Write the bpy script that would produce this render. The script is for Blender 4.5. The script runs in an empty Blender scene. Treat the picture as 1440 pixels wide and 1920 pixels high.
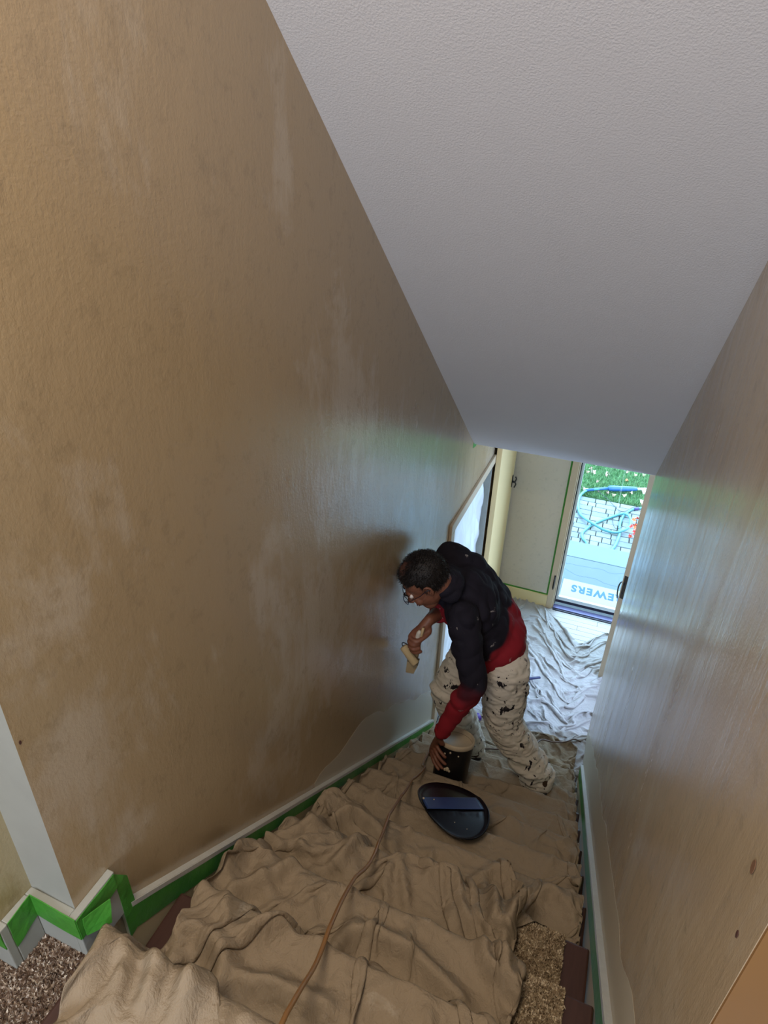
import bpy, bmesh, math, random
import numpy as np
from mathutils import Vector, Matrix, noise
from mathutils.bvhtree import BVHTree
PI = math.pi
sc = bpy.context.scene
C = sc.collection
random.seed(7)
rng = np.random.default_rng(11)

# ------------------------------------------------------------ camera
CAM_H = 3.4845
cd = bpy.data.cameras.new('camera')
cd.sensor_fit = 'VERTICAL'; cd.sensor_height = 36.0
cd.lens = 36.0 * 1177.87 / 1920.0
cd.clip_start = 0.02; cd.clip_end = 200
cam = bpy.data.objects.new('camera', cd); C.objects.link(cam)
yaw, tilt, roll = 0.3632190, 1.0657774, 0.0335766
cam.matrix_world = (Matrix.Translation((0, 0, CAM_H)) @ Matrix.Rotation(yaw, 4, 'Z')
                    @ Matrix.Rotation(tilt, 4, 'X') @ Matrix.Rotation(roll, 4, 'Z'))
sc.camera = cam

# ------------------------------------------------------------ view, sky, lamps
sc.view_settings.view_transform = 'Standard'
sc.view_settings.look = 'None'
sc.view_settings.exposure = 0.0
sc.view_settings.gamma = 1.0
sc.view_settings.use_curve_mapping = False
w = bpy.data.worlds.new('sky'); sc.world = w; w.use_nodes = True
bg = w.node_tree.nodes['Background']
bg.inputs[0].default_value = (0.55, 0.76, 1.0, 1); bg.inputs[1].default_value = 8.2

sl = bpy.data.lights.new('doorway_fill_sun', 'SUN'); sl.energy = 2.6; sl.angle = .7; sl.color = (.72, .86, 1.0)  # sun lamp added to brighten the entry floor through the doorway
so = bpy.data.objects.new('doorway_fill_sun', sl); C.objects.link(so); so.location = (1, 8, 6)
so.rotation_euler = Vector((-.18, -1, -.98)).to_track_quat('-Z', 'Y').to_euler()
def area(name, loc, target, size, power, col, sy=None):
    l = bpy.data.lights.new(name, 'AREA'); l.energy = power; l.color = col
    l.shape = 'RECTANGLE'; l.size = size; l.size_y = sy or size
    o = bpy.data.objects.new(name, l); C.objects.link(o); o.location = loc
    d = Vector(target) - Vector(loc); o.rotation_euler = d.to_track_quat('-Z', 'Y').to_euler()
    return o
# warm hallway ceiling lamp over the landing, and an unseen cool fill lamp added behind it
area('hall_ceiling_lamp', (-0.45, -0.1, 4.42), (-0.45, 0.1, 0), 0.6, 34, (1.0, 0.82, 0.62))
area('upstairs_fill_light', (-0.2, -2.35, 3.3), (-0.25, 2.2, 3.1), 1.1, 68, (0.80, 0.88, 1.0), 1.3)

# unseen cool lamp added round the corner to the right to brighten the entry
area('entry_fill_light', (1.46, 3.85, 1.25), (-.6, 4.5, .9), 1.0, 95, (0.50, 0.68, 1.0), 1.2)

# ------------------------------------------------------------ materials
def srgb(r, g, b):
    f = lambda c: (c / 255 / 12.92) if c / 255 <= 0.04045 else ((c / 255 + 0.055) / 1.055) ** 2.4
    return (f(r), f(g), f(b), 1)

class Mat:
    def __init__(s, name, col=(.5, .5, .5, 1), rough=.6, spec=.4, metal=0.):
        s.m = bpy.data.materials.new(name); s.m.use_nodes = True
        s.t = s.m.node_tree; s.b = s.t.nodes['Principled BSDF']
        s.b.inputs['Base Color'].default_value = col
        s.b.inputs['Roughness'].default_value = rough
        s.b.inputs['Metallic'].default_value = metal
        s.b.inputs['Specular IOR Level'].default_value = spec
    def n(s, typ, **kw):
        x = s.t.nodes.new(typ)
        for k, v in kw.items():
            if k.startswith('_'): setattr(x, k[1:], v)
            else:
                key = k.replace('__', ' ')
                x.inputs[key].default_value = v
        return x
    def l(s, a, b): s.t.links.new(a, b)
    def coord(s, scale=(1, 1, 1), rot=(0, 0, 0), kind='Object'):
        c = s.n('ShaderNodeTexCoord'); mp = s.n('ShaderNodeMapping')
        mp.inputs['Scale'].default_value = scale; mp.inputs['Rotation'].default_value = rot
        s.l(c.outputs[kind], mp.inputs['Vector']); return mp.outputs['Vector']
    def noise(s, vec, scale, detail=4, rough=.55, dist=0.):
        x = s.n('ShaderNodeTexNoise'); x.inputs['Scale'].default_value = scale
        x.inputs['Detail'].default_value = detail; x.inputs['Roughness'].default_value = rough
        x.inputs['Distortion'].default_value = dist
        s.l(vec, x.inputs['Vector']); return x.outputs['Fac']
    def ramp(s, fac, stops):
        r = s.n('ShaderNodeValToRGB'); e = r.color_ramp.elements
        while len(e) < len(stops): e.new(.5)
        for i, (p, c) in enumerate(stops): e[i].position = p; e[i].color = c
        s.l(fac, r.inputs['Fac']); return r.outputs['Color']
    def mix(s, fac, a, b, mode='MIX'):
        x = s.n('ShaderNodeMix', _data_type='RGBA', _blend_type=mode)
        for i, v in ((0, fac), (6, a), (7, b)):
            if hasattr(v, 'is_output'): s.l(v, x.inputs[i])
            else: x.inputs[i].default_value = v
        return x.outputs[2]
    def color(s, out): s.l(out, s.b.inputs['Base Color']); return s
    def bump(s, h, strength=.3, dist=.01):
        x = s.n('ShaderNodeBump'); x.inputs['Strength'].default_value = strength
        x.inputs['Distance'].default_value = dist
        s.l(h, x.inputs['Height']); s.l(x.outputs['Normal'], s.b.inputs['Normal']); return s
W_, K_ = (1, 1, 1, 1), (0, 0, 0, 1)

def plain(name, col, rough=.6, spec=.4, metal=0., var=.0, vs=8., bump=0., bs=60.):
    M = Mat(name, col, rough, spec, metal)
    if var or bump: v = M.coord()
    if var:
        f = M.noise(v, vs)
        a = tuple(c * (1 - var) for c in col[:3]) + (1,); b = tuple(min(1, c * (1 + var)) for c in col[:3]) + (1,)
        M.color(M.mix(f, a, b))
    if bump: M.bump(M.noise(v, bs, 3), bump, .004)
    return M.m

def wall_paint(name, old, new, rough=.30, streak=(3.2, 3.2, .9), rot=(0, 0, 0), cover=.5, cut=None):
    """old tan paint partly covered with fresh paint: patchy, rolled, glossy where wet"""
    M = Mat(name, old, rough, .5)
    v = M.coord(); vs = M.coord(streak, rot)
    big = M.noise(v, 1.6, 5, .62, .6)
    med = M.noise(vs, 1.0, 8, .72, .5)
    mx = M.n('ShaderNodeMath', _operation='MULTIPLY_ADD'); M.l(med, mx.inputs[0]); mx.inputs[1].default_value = .75
    M.l(big, mx.inputs[2])
    patch = M.ramp(mx.outputs[0], [(cover + .30, K_), (cover + .40, W_)])
    speck = M.ramp(M.noise(v, 22, 6, .7), [(.34, W_), (.46, K_)])
    c = M.mix(patch, new, old)
    dark = tuple(x * .74 for x in old[:3]) + (1,)
    f2 = M.n('ShaderNodeMath', _operation='MULTIPLY'); M.l(speck, f2.inputs[0]); f2.inputs[1].default_value = .45
    c = M.mix(f2.outputs[0], c, dark)
    M.color(c)
    # wet paint roughness variation and roller stipple
    rr = M.ramp(med, [(.3, (rough - .10,) * 3 + (1,)), (.7, (rough + .10,) * 3 + (1,))])
    M.l(rr, M.b.inputs['Roughness']); M.b.inputs['IOR'].default_value = 1.9
    h = M.noise(vs, 3.0, 8, .7)
    h2 = M.noise(v, 150, 2)
    ad = M.n('ShaderNodeMath', _operation='MULTIPLY_ADD'); M.l(h2, ad.inputs[0]); ad.inputs[1].default_value = .25; M.l(h, ad.inputs[2])
    M.bump(ad.outputs[0], .36, .006)
    return M.m

m_wallL = wall_paint('fresh_tan_wall_paint', srgb(168, 147, 114), srgb(180, 164, 140), .20, cover=.42)
m_wallR = wall_paint('fresh_streaked_wall_paint', srgb(170, 152, 126), srgb(178, 163, 140), .20, (4, 7, .7), (0, 0, 0), .5)
m_cutin = plain('smooth_cut_in_paint', srgb(190, 182, 164), .38, .5, var=.05, vs=3)
m_white = plain('white_primer_paint', srgb(150, 152, 146), .5, var=.10, vs=14, bump=.1)
m_ceil = plain('white_textured_ceiling_paint', srgb(212, 212, 216), .85, .15, var=.02, bump=.3, bs=230)
m_trimy = plain('cream_trim_paint', srgb(225, 208, 160), .4, var=.03)
m_skirt = plain('tan_skirt_paint', srgb(196, 176, 132), .42, var=.05, vs=5)
m_skirtw = plain('white_paint_smear', srgb(186, 186, 180), .3, .5, var=.12, vs=40, bump=.3, bs=90)
m_beigetrim = plain('beige_casing_paint', srgb(196, 178, 152), .4, var=.04)
m_yellow = plain('pale_yellow_door_paint', srgb(226, 200, 148), .45, var=.03, vs=3)
m_patch = wall_paint('patched_front_wall_paint', srgb(196, 186, 168), srgb(216, 208, 206), .5, (5,5,2), (0, 0, 0), .34)
m_olive = wall_paint('olive_landing_wall_paint', srgb(150, 134, 92), srgb(172, 160, 124), .45, (6, 6, 3), (0, 0, 0), .5)
m_orange = plain('lamplit_ochre_wall', srgb(134, 98, 56), .5, var=.03, vs=4)  # warm lamplight on this wall is put into the ochre base colour
def tape_mat():
    M = Mat('green_painters_tape', srgb(60, 132, 46), .42, .4)
    v = M.coord(); f = M.noise(v, 26, 4)
    M.color(M.mix(f, srgb(44, 112, 34), srgb(78, 152, 58))); M.bump(M.noise(v, 45, 3), .35, .006); return M.m
m_tape = tape_mat()
m_black = plain('black_metal', srgb(26, 24, 26), .35, .5)
m_bronze = plain('dark_bronze', srgb(62, 52, 44), .35, .5, var=.35, vs=60)
m_thresh = plain('dark_blue_rubber_threshold', srgb(24, 26, 46), .35, .5)
m_threshb = plain('satin_violet_grey_threshold', srgb(112, 112, 150), .3, .5, .5)
def wood(name, a, b, scale=(3, 40, 3)):
    M = Mat(name, a, .38, .45); v = M.coord(scale)
    f = M.noise(v, 2.0, 6, .6, 1.2); M.color(M.mix(f, a, b)); M.bump(f, .12, .003); return M.m
m_darkwood = wood('dark_walnut_stain', srgb(52, 34, 30), srgb(78, 52, 46), (40, 3, 3))
m_plank = wood('pale_bleached_floor_wood', srgb(158, 154, 152), srgb(178, 172, 168), (3, 40, 3))

# ------------------------------------------------------------ mesh helpers
def obj(name, bm, mat=None, parent=None, smooth=False):
    me = bpy.data.meshes.new(name); bm.to_mesh(me); bm.free()
    return mobj(name, me, mat, parent, smooth)
def mobj(name, me, mat=None, parent=None, smooth=False):
    o = bpy.data.objects.new(name, me); C.objects.link(o)
    if mat is not None:
        for mm in (mat if isinstance(mat, (list, tuple)) else [mat]): me.materials.append(mm)
    if smooth:
        me.polygons.foreach_set('use_smooth', [True] * len(me.polygons))
    if parent is not None: o.parent = parent; o.matrix_parent_inverse = Matrix.Translation(-Vector(parent.location)) if parent.type == 'EMPTY' else Matrix()
    return o
def tag(o, label, cat, group=None, kind=None):
    o['label'] = label; o['category'] = cat
    if group: o['group'] = group
    if kind: o['kind'] = kind
    return o
def thing(name, label, cat, loc=(0, 0, 0), group=None, kind=None):
    o = bpy.data.objects.new(name, None); C.objects.link(o); o.location = loc; o.empty_display_size = .1
    return tag(o, label, cat, group, kind)
def struct(name, bm, mat, parent=None, label=None):
    o = obj(name, bm, mat, parent)
    if parent is None: o['kind'] = 'structure'
    if label: o['label'] = label
    return o
def box(bm, x0, x1, y0, y1, z0, z1, bev=0.):
    g = bmesh.ops.create_cube(bm, size=1)
    vs = g['verts']
    for v in vs:
        v.co = Vector(((x0 + x1) / 2 + v.co.x * (x1 - x0), (y0 + y1) / 2 + v.co.y * (y1 - y0), (z0 + z1) / 2 + v.co.z * (z1 - z0)))
    if bev:
        es = list({e for v in vs for e in v.link_edges})
        bmesh.ops.bevel(bm, geom=es, offset=bev, segments=2, affect='EDGES', profile=.5)
    return vs
def BM(): return bmesh.new()
def boxes(name, lst, mat, parent=None, bev=0., st=False):
    bm = BM()
    for b in lst: box(bm, *b, bev=bev)
    o = obj(name, bm, mat, parent)
    if st and parent is None: o['kind'] = 'structure'
    return o
def prism(bm, poly, axis, a, b):
    """extrude a 2-D polygon along an axis from a to b. axis x: poly=(y,z); y: (x,z); z: (x,y)"""
    def mk(p, t):
        return {'x': (t, p[0], p[1]), 'y': (p[0], t, p[1]), 'z': (p[0], p[1], t)}[axis]
    va = [bm.verts.new(mk(p, a)) for p in poly]; vb = [bm.verts.new(mk(p, b)) for p in poly]
    n = len(poly)
    bm.faces.new(va[::-1]); bm.faces.new(vb)
    for i in range(n): bm.faces.new((va[i], va[(i + 1) % n], vb[(i + 1) % n], vb[i]))
    bmesh.ops.recalc_face_normals(bm, faces=bm.faces)
def smooth_path(pts, n=8):
    P = [Vector(p) for p in pts]; out = []
    for i in range(len(P) - 1):
        p0 = P[max(0, i - 1)]; p1 = P[i]; p2 = P[i + 1]; p3 = P[min(len(P) - 1, i + 2)]
        for k in range(n):
            t = k / n
            out.append(.5 * ((2 * p1) + (p2 - p0) * t + (2 * p0 - 5 * p1 + 4 * p2 - p3) * t * t + (3 * p1 - p0 - 3 * p2 + p3) * t ** 3))
    out.append(P[-1]); return out
def tube(bm, pts, r, seg=8, cap=True):
    """r: number or list per point"""
    pts = [Vector(p) for p in pts]; n = len(pts)
    rs = r if isinstance(r, (list, tuple)) else [r] * n
    up = Vector((0, 0, 1)); rings = []
    prev = None
    for i, p in enumerate(pts):
        d = (pts[min(n - 1, i + 1)] - pts[max(0, i - 1)]).normalized()
        if prev is None:
            a = d.cross(up)
            if a.length < .1: a = d.cross(Vector((1, 0, 0)))
            a.normalize()
        else:
            a = (prev - d * prev.dot(d)).normalized()
        prev = a; b = d.cross(a)
        rings.append([bm.verts.new(p + (a * math.cos(2 * PI * k / seg) + b * math.sin(2 * PI * k / seg)) * rs[i]) for k in range(seg)])
    for i in range(n - 1):
        for k in range(seg):
            bm.faces.new((rings[i][k], rings[i][(k + 1) % seg], rings[i + 1][(k + 1) % seg], rings[i + 1][k]))
    if cap:
        bm.faces.new(rings[0][::-1]); bm.faces.new(rings[-1])
    return rings
def lathe(bm, prof, seg=32, c=(0, 0, 0), M=None):
    """prof: list of (r, z); closed with caps when r>0 at the ends"""
    rings = []
    for r, z in prof:
        rings.append([bm.verts.new(Vector((c[0] + r * math.cos(2 * PI * k / seg), c[1] + r * math.sin(2 * PI * k / seg), c[2] + z))) for k in range(seg)])
    for i in range(len(rings) - 1):
        for k in range(seg): bm.faces.new((rings[i][k], rings[i][(k + 1) % seg], rings[i + 1][(k + 1) % seg], rings[i + 1][k]))
    bm.faces.new(rings[0][::-1]); bm.faces.new(rings[-1])
    if M is not None: bmesh.ops.transform(bm, matrix=M, verts=[v for rg in rings for v in rg])
    bmesh.ops.recalc_face_normals(bm, faces=bm.faces)

# ------------------------------------------------------------ setting
XL, XR = -0.75, 0.2549
Y0, RUN, RISE, ZL = 0.420, 0.2275, 0.1779, 2.1345
SLOPE = 0.7817
YL = 0.42          # near end of the left stair wall
YN = 0.495         # near end of the right stair wall
YE = 3.457         # foot end of the right wall / of the sloped ceiling
YD = 4.865         # front wall
ZTOP = 4.5
def zc(y): return 4.739 - SLOPE * y
def zs(y): return 2.524 - SLOPE * y
ZE = zc(YE)        # entry ceiling
# left stair wall, with the cased closet opening near the front door
oy0, oy1, oz = 3.106, 4.13, 1.632
bm = BM()
box(bm, XL - .108, XL, YL, oy0, 0, ZTOP)
box(bm, XL - .108, XL, oy0, oy1, oz, ZTOP)
box(bm, XL - .108, XL, oy1, YD, 0, ZTOP)
wl = struct('wall_left', bm, [m_wallL, m_white])
for p in wl.data.polygons:
    if p.normal.y < -.9 and abs(p.center.y - YL) < .01: p.material_index = 1
struct('wall_landing_left', (lambda b: (box(b, XL - .22, XL - .108, .352, YL + .05, ZL - .2, ZTOP), box(b, -2.2, XL - .22, .352, .45, ZL - .2, ZTOP), b)[2])(BM()), m_olive)
# right stair wall
XRF = .271   # the wall leans out a little towards its foot end
bm = BM(); prism(bm, [(XR, YN), (XRF, YE), (XRF + .12, YE), (XR + .12, YN)], 'z', 0, ZTOP)
struct('wall_right', bm, m_wallR)
bm = BM(); box(bm, XR + .12, 2.0, YN, YN + .1, ZL - .2, ZTOP)
wrn = struct('wall_landing_right', bm, m_orange)
# thin skin in the painted lamplight ochre on the near end of the right wall so the return matches the landing wall
boxes('return_face', [(XR + .001, XR + .12, YN - .004, YN, ZL - .2, ZTOP)], m_orange, wrn)
# smooth freshly cut-in paint band along the right skirting
def xr_at(y): return XR + (XRF - XR) * (y - YN) / (YE - YN)
def strip_yz(name, x, pts_lo, pts_hi, mat, th=.002, parent=None, side=1):
    bm = BM(); n = len(pts_lo)
    A = [bm.verts.new((x, *p)) for p in pts_lo]; B = [bm.verts.new((x, *p)) for p in pts_hi]
    A2 = [bm.verts.new((x + side * th, *p)) for p in pts_lo]; B2 = [bm.verts.new((x + side * th, *p)) for p in pts_hi]
    for i in range(n - 1):
        bm.faces.new((A2[i], A2[i + 1], B2[i + 1], B2[i])); bm.faces.new((A[i], B[i], B[i + 1], A[i + 1]))
        bm.faces.new((B[i], B2[i], B2[i + 1], B[i + 1])); bm.faces.new((A[i], A[i + 1], A2[i + 1], A2[i]))
    bm.faces.new((A[0], A2[0], B2[0], B[0])); bm.faces.new((A[-1], B[-1], B2[-1], A2[-1]))
    if x > 0:
        for v in bm.verts: v.co.x += xr_at(v.co.y) - XR
    bmesh.ops.recalc_face_normals(bm, faces=bm.faces)
    return obj(name, bm, mat, parent)
def wob(y, s, a): return a * noise.noise(Vector((y * 6, s, 0)))
ys = np.linspace(YN + .02, YE - .005, 60)
cb = strip_yz('cut_in_band', XR, [(y, zs(y)) for y in ys], [(y, zs(y) + .15 + .10 * min(1, max(0, (y - .8) / 1.6)) + wob(y, 3, .05)) for y in ys], m_cutin, .0004, None, -1)
cb['kind'] = 'structure'; cb.name = 'trim_paint_band_right'
ys = np.linspace(1.35, 3.08, 40)
cb = strip_yz('trim_paint_band_left', XL, [(y, zs(y)) for y in ys], [(y, zs(y) + min(.27, .02 + (y - 1.35) * .5) + wob(y, 7, .03)) for y in ys], m_cutin, .0004, None, 1)
cb['kind'] = 'structure'
# sloped ceiling, flat hall ceilings
ycut = (4.739 - ZTOP) / SLOPE
bm = BM(); prism(bm, [(ycut, ZTOP), (YE, ZE), (YE, ZE + .25), (YE - .05, ZE + .3), (ycut, ZTOP + .15)], 'x', XL - .02, XR + .03)
struct('ceiling', bm, m_ceil)
bm = BM(); box(bm, -2.3, 2.1, -2.6, ycut + .02, ZTOP, ZTOP + .1)
struct('ceiling_upper_hall', bm, m_ceil)
bm = BM(); box(bm, XL - .9, 1.5, YE, YD + .02, ZE, ZE + .1)
struct('ceiling_entry', bm, m_ceil)
# upper hall enclosure behind the photographer
boxes('wall_back', [(-2.3, 2.1, -2.6, -2.5, ZL - .2, ZTOP)], m_ceil, st=True)
boxes('wall_hall_left', [(-2.3, -2.2, -2.6, .45, ZL - .2, ZTOP)], m_olive, st=True)
boxes('wall_hall_right', [(2.0, 2.1, -2.6, .6, ZL - .2, ZTOP)], m_orange, st=True)
# front wall with the doorway
DX0, DX1, DZ = -0.187, 0.645, 1.965
boxes('wall_front', [(XL, DX0 - .01, YD, YD + .16, -.25, ZE), (DX1 + .01, 1.5, YD, YD + .16, -.25, ZE), (DX0 - .01, DX1 + .01, YD, YD + .16, DZ + .01, ZE)], m_patch, st=True)
boxes('wall_front_upper', [(XL - .9, 1.5, YD, YD + .16, ZE, 4.6)], m_white, st=True)
boxes('wall_entry_right', [(1.5, 1.6, YE - .3, YD + .16, 0, ZE)], m_cutin, st=True)
boxes('wall_entry_near', [(XR + .12, 1.5, YE - .12, YE, 0, ZE)], m_cutin, st=True)
# closet shell behind the cased opening
boxes('wall_closet', [(-1.65, -1.6, oy0 - .3, YD, 0, ZE), (-1.65, XL - .108, oy0 - .35, oy0 - .3, 0, ZE), (-1.65, XL - .108, YD, YD + .16, 0, ZE)], m_ceil, st=True)
# landing floor slab and entry slab
bm = BM(); box(bm, -2.2, 2.0, -2.5, Y0 - .03, ZL - .2, ZL - .014)
struct('floor_landing', bm, m_darkwood)
bm = BM(); box(bm, -1.6, 1.5, Y0 + 11 * RUN - .05, YD + .02, -.12, -.012)
fl = struct('floor', bm, m_darkwood)
boxes('floor_closet', [(-1.6, XL, oy0, oy1, -.02, .002)], m_plank, st=True)
# pale entry floor boards, one object each
pm = None; px_ = 0
yb = Y0 + 11 * RUN + .03
row = 0
while yb < YD - .01:
    x = -.745 - (row * .37) % .9
    while x < 1.49:
        x2 = min(x + .9, 1.495); xa = max(x, -.745)
        if x2 - xa > .06 and xa < .75:
            b = BM(); box(b, xa + .001, x2 - .001, yb + .001, min(yb + .062, YD) - .001, -.012, 0.0 + random.uniform(-.0006, .0006), bev=.0012)
            obj('floor_board', b, m_plank, fl)
        x += .9
    yb += .062; row += 1

# ------------------------------------------------------------ staircase
stairs = thing('staircase', 'dark wood staircase with a tan carpet runner under the drop cloths', 'staircase', (0, Y0, 0))
stairs['kind'] = 'structure'
for k in range(0, 12):
    yn = Y0 + k * RUN; z = ZL - k * RISE
    b = BM()
    ya = yn - RUN - .005 if k else yn - .2
    box(b, XL + .02, XR - .02, ya, yn, z - .028, z, bev=.006)
    obj('tread', b, m_darkwood, stairs)
    b = BM(); box(b, XL + .02, XR - .02, yn - .045, yn - .025, z - RISE, z - .027)
    obj('riser', b, m_darkwood, stairs)
# carriage under the treads
b = BM()
poly = [(Y0 - .2, ZL - .03)] + sum([[(Y0 + k * RUN - .045, ZL - k * RISE - .03), (Y0 + k * RUN - .045, ZL - (k + 1) * RISE - .03)] for k in range(11)], []) + [(Y0 + 11 * RUN - .05, ZL - 11 * RISE - .03), (Y0 + 11 * RUN - .05, 0), (Y0 + 9 * RUN, 0), (Y0 - .2, ZL - .5)]
prism(b, poly, 'x', XL + .04, XR - .04)
obj('carriage', b, m_darkwood, stairs)

# carpet: pile as short tufts on a backing that follows the steps
def carpet_mat(name, cols):
    M = Mat(name, cols[0], .95, .1)
    at = M.n('ShaderNodeAttribute'); at.attribute_name = 'tuft'
    v = M.coord(); f = M.noise(v, 160, 3)
    c = M.ramp(at.outputs['Fac'], [(0, cols[0]), (.35, cols[1]), (.7, cols[2]), (1, cols[3])])
    M.color(c); return M.m
m_runner = carpet_mat('fleck_runner_carpet', [srgb(92, 78, 60), srgb(140, 122, 98), srgb(172, 156, 130), srgb(206, 192, 168)])
m_landcarpet = carpet_mat('brown_fleck_carpet', [srgb(66, 52, 44), srgb(104, 86, 74), srgb(150, 134, 120), srgb(202, 192, 180)])
def carpet(name, path, x0, x1, mat, parent, n_per_m2, hgt=.0075, rad=.0030):
    """path: list of (y,z,ny,nz); backing sheet + tufts"""
    P = np.array(path); seg = np.hypot(np.diff(P[:, 0]), np.diff(P[:, 1])); cum = np.concatenate([[0], np.cumsum(seg)])
    n = int(n_per_m2 * cum[-1] * (x1 - x0))
    s = rng.random(n) * cum[-1]; x = x0 + rng.random(n) * (x1 - x0)
    y = np.interp(s, cum, P[:, 0]); z = np.interp(s, cum, P[:, 1]); ny = np.interp(s, cum, P[:, 2]); nz = np.interp(s, cum, P[:, 3])
    base = np.stack([x, y, z], 1); nr = np.stack([np.zeros(n), ny, nz], 1); nr /= np.linalg.norm(nr, axis=1)[:, None]
    d = nr + rng.normal(0, .5, (n, 3)); d /= np.linalg.norm(d, axis=1)[:, None]
    h = hgt * (.75 + .5 * rng.random(n))[:, None]
    a = np.cross(d, rng.normal(size=(n, 3))); a /= np.linalg.norm(a, axis=1)[:, None]; c = np.cross(d, a)
    V = np.stack([base + a * rad, base - a * .5 * rad + c * .87 * rad, base - a * .5 * rad - c * .87 * rad, base + d * h], 1).reshape(-1, 3)
    i = np.arange(n)[:, None] * 4
    F = np.concatenate([i + [[0, 1, 3]], i + [[1, 2, 3]], i + [[2, 0, 3]]]).reshape(-1, 3)
    nb = len(P)
    # backing
    bv = []
    for yy, zz, _, _ in P: bv += [(x0, yy, zz), (x1, yy, zz)]
    V = np.concatenate([V, np.array(bv)]); o0 = n * 4
    BF = []
    for k in range(nb - 1): BF.append((o0 + 2 * k, o0 + 2 * k + 1, o0 + 2 * k + 3, o0 + 2 * k + 2))
    me = bpy.data.meshes.new(name); me.from_pydata(V.tolist(), [], F.tolist() + BF)
    at = me.attributes.new('tuft', 'FLOAT', 'POINT')
    t = np.clip(.5 + .28 * rng.normal(size=n), 0, 1)
    clump = np.array([.3 * noise.noise(Vector((a0 * 60, b0 * 60, c0 * 60))) for a0, b0, c0 in base]) if n < 60000 else 0
    tv = np.repeat(np.clip(t + clump, 0, 1), 4); tv = np.concatenate([tv, np.full(len(bv), .2)])
    at.data.foreach_set('value', tv.astype(np.float32))
    o = mobj(name, me, mat, parent); o['kind'] = 'stuff'; return o
RX0, RX1 = XL + .105, XR - .088
def runner_path(k):
    """over tread k and its nosing, in metres"""
    yn = Y0 + k * RUN; z = ZL - k * RISE + .008; p = []
    p.append((yn - RUN - .02, z, 0, 1)); p.append((yn - .03, z, 0, 1))
    for t in np.linspace(0, PI / 2, 5): p.append((yn - .018 + .030 * math.sin(t), z - .030 + .030 * math.cos(t), math.sin(t), math.cos(t)))
    p.append((yn + .012, z - .045, 1, 0)); p.append((yn - .02, z - .06, 1, -.3)); p.append((yn - .02, z - RISE + .02, 1, 0))
    return p
for k in range(1, 12):
    dens = 110000 if k in (1, 2, 3, 4) else 3000
    if k <= 4:
        path = runner_path(k)
        # pile only where the drop cloth leaves the runner bare: both edges
        carpet('carpet_runner', path, RX1 - .17, RX1, m_runner, stairs, dens)
        carpet('carpet_runner', path, RX0, RX0 + (.16 if k == 3 else .05), m_runner, stairs, dens)
        carpet('carpet_runner', path, RX0 + .05, RX1 - .17, m_runner, stairs, 2000)
    else:
        carpet('carpet_runner', runner_path(k), RX0, RX1, m_runner, stairs, dens)
lc = carpet('landing_carpet', [(-.6, ZL - .010, 0, 1), (Y0 - .01, ZL - .010, 0, 1), (Y0 + .004, ZL - .018, .8, .6), (Y0 + .006, ZL - .05, 1, 0)], -1.15, -.40, m_landcarpet, None, 100000, .0075, .0030)
lc.name = 'floor_landing_carpet'; lc['kind'] = 'structure'
lc2 = carpet('landing_carpet', [(-2.4, ZL - .010, 0, 1), (Y0 - .01, ZL - .010, 0, 1), (Y0 + .004, ZL - .018, .8, .6), (Y0 + .006, ZL - .05, 1, 0)], -.40, 1.9, m_landcarpet, None, 300, .013, .004)
lc2.name = 'floor_landing_carpet_far'; lc2['kind'] = 'structure'

# skirt boards (stringers) with the old paint, white smear on top, baseboards
def skirt(name, x, side, y_a, y_b, ybot):
    bm = BM(); pts = [(y_a, zs(y_a)), (y_b, zs(y_b)), (ybot, 0.0 if zs(y_b) < .35 else 0), (ybot, -.01), (Y0 + 10.5 * RUN, -.01), (y_a, ZL - .30)]
    prism(bm, pts, 'x', min(x, x + side * .015), max(x, x + side * .015))
    if x > 0:
        for v in bm.verts: v.co.x += xr_at(v.co.y) - XR
    return struct(name, bm, m_skirt)
skirt('trim_1', XL, 1, .503, 3.06, 3.06)
skirt('trim_2', XR, -1, .50, 3.10, 3.10)
# landing baseboards
bh = .118
bb = boxes('baseboard_landing', [(XL, XL + .016, YL - .016, .503, ZL - .02, ZL + bh), (XL - .108 + .0, XL, YL - .016, YL, ZL - .02, ZL + bh), (XL - .108, XL - .092, .352, YL - .016, ZL - .02, ZL + bh), (-2.2, XL - .092, .336, .352, ZL - .02, ZL + bh)], m_white, bev=.002, st=True)
# floor level baseboards of the entry
boxes('baseboard_front', [(XL, DX0 - .05, YD - .016, YD, 0, .125)], m_trimy, bev=.003, st=True)
boxes('baseboard_left', [(XL, XL + .016, 3.06, oy0 - .1, 0, .11)], m_skirt, bev=.002, st=True)

# casings
boxes('trim_3', [(DX0 - .052, DX0, YD - .02, YD, 0, DZ + .052), (DX1, DX1 + .052, YD - .02, YD, 0, DZ + .052), (DX0, DX1, YD - .02, YD, DZ, DZ + .052)], m_beigetrim, bev=.003, st=True)
boxes('trim_4', [(DX0 - .01, DX0 + .012, YD, YD + .14, 0, DZ), (DX1 - .012, DX1 + .01, YD, YD + .14, 0, DZ), (DX0, DX1, YD, YD + .14, DZ - .01, DZ + .012)], m_beigetrim, bev=.002, st=True)
cw = .075
boxes('trim_5', [(XL, XL + .018, oy0 - cw, oy0, 0, oz), (XL, XL + .018, oy0 - cw, oy1 + .02, oz, oz + cw * .85)], m_beigetrim, bev=.003, st=True)
boxes('trim_6', [(XL - .108, XL + .004, oy0, oy0 + .014, 0, oz), (XL - .108, XL + .004, oy0, oy1, oz - .014, oz), (XL - .108, XL + .004, oy1 - .014, oy1, 0, oz)], m_white, bev=.002, st=True)

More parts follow.
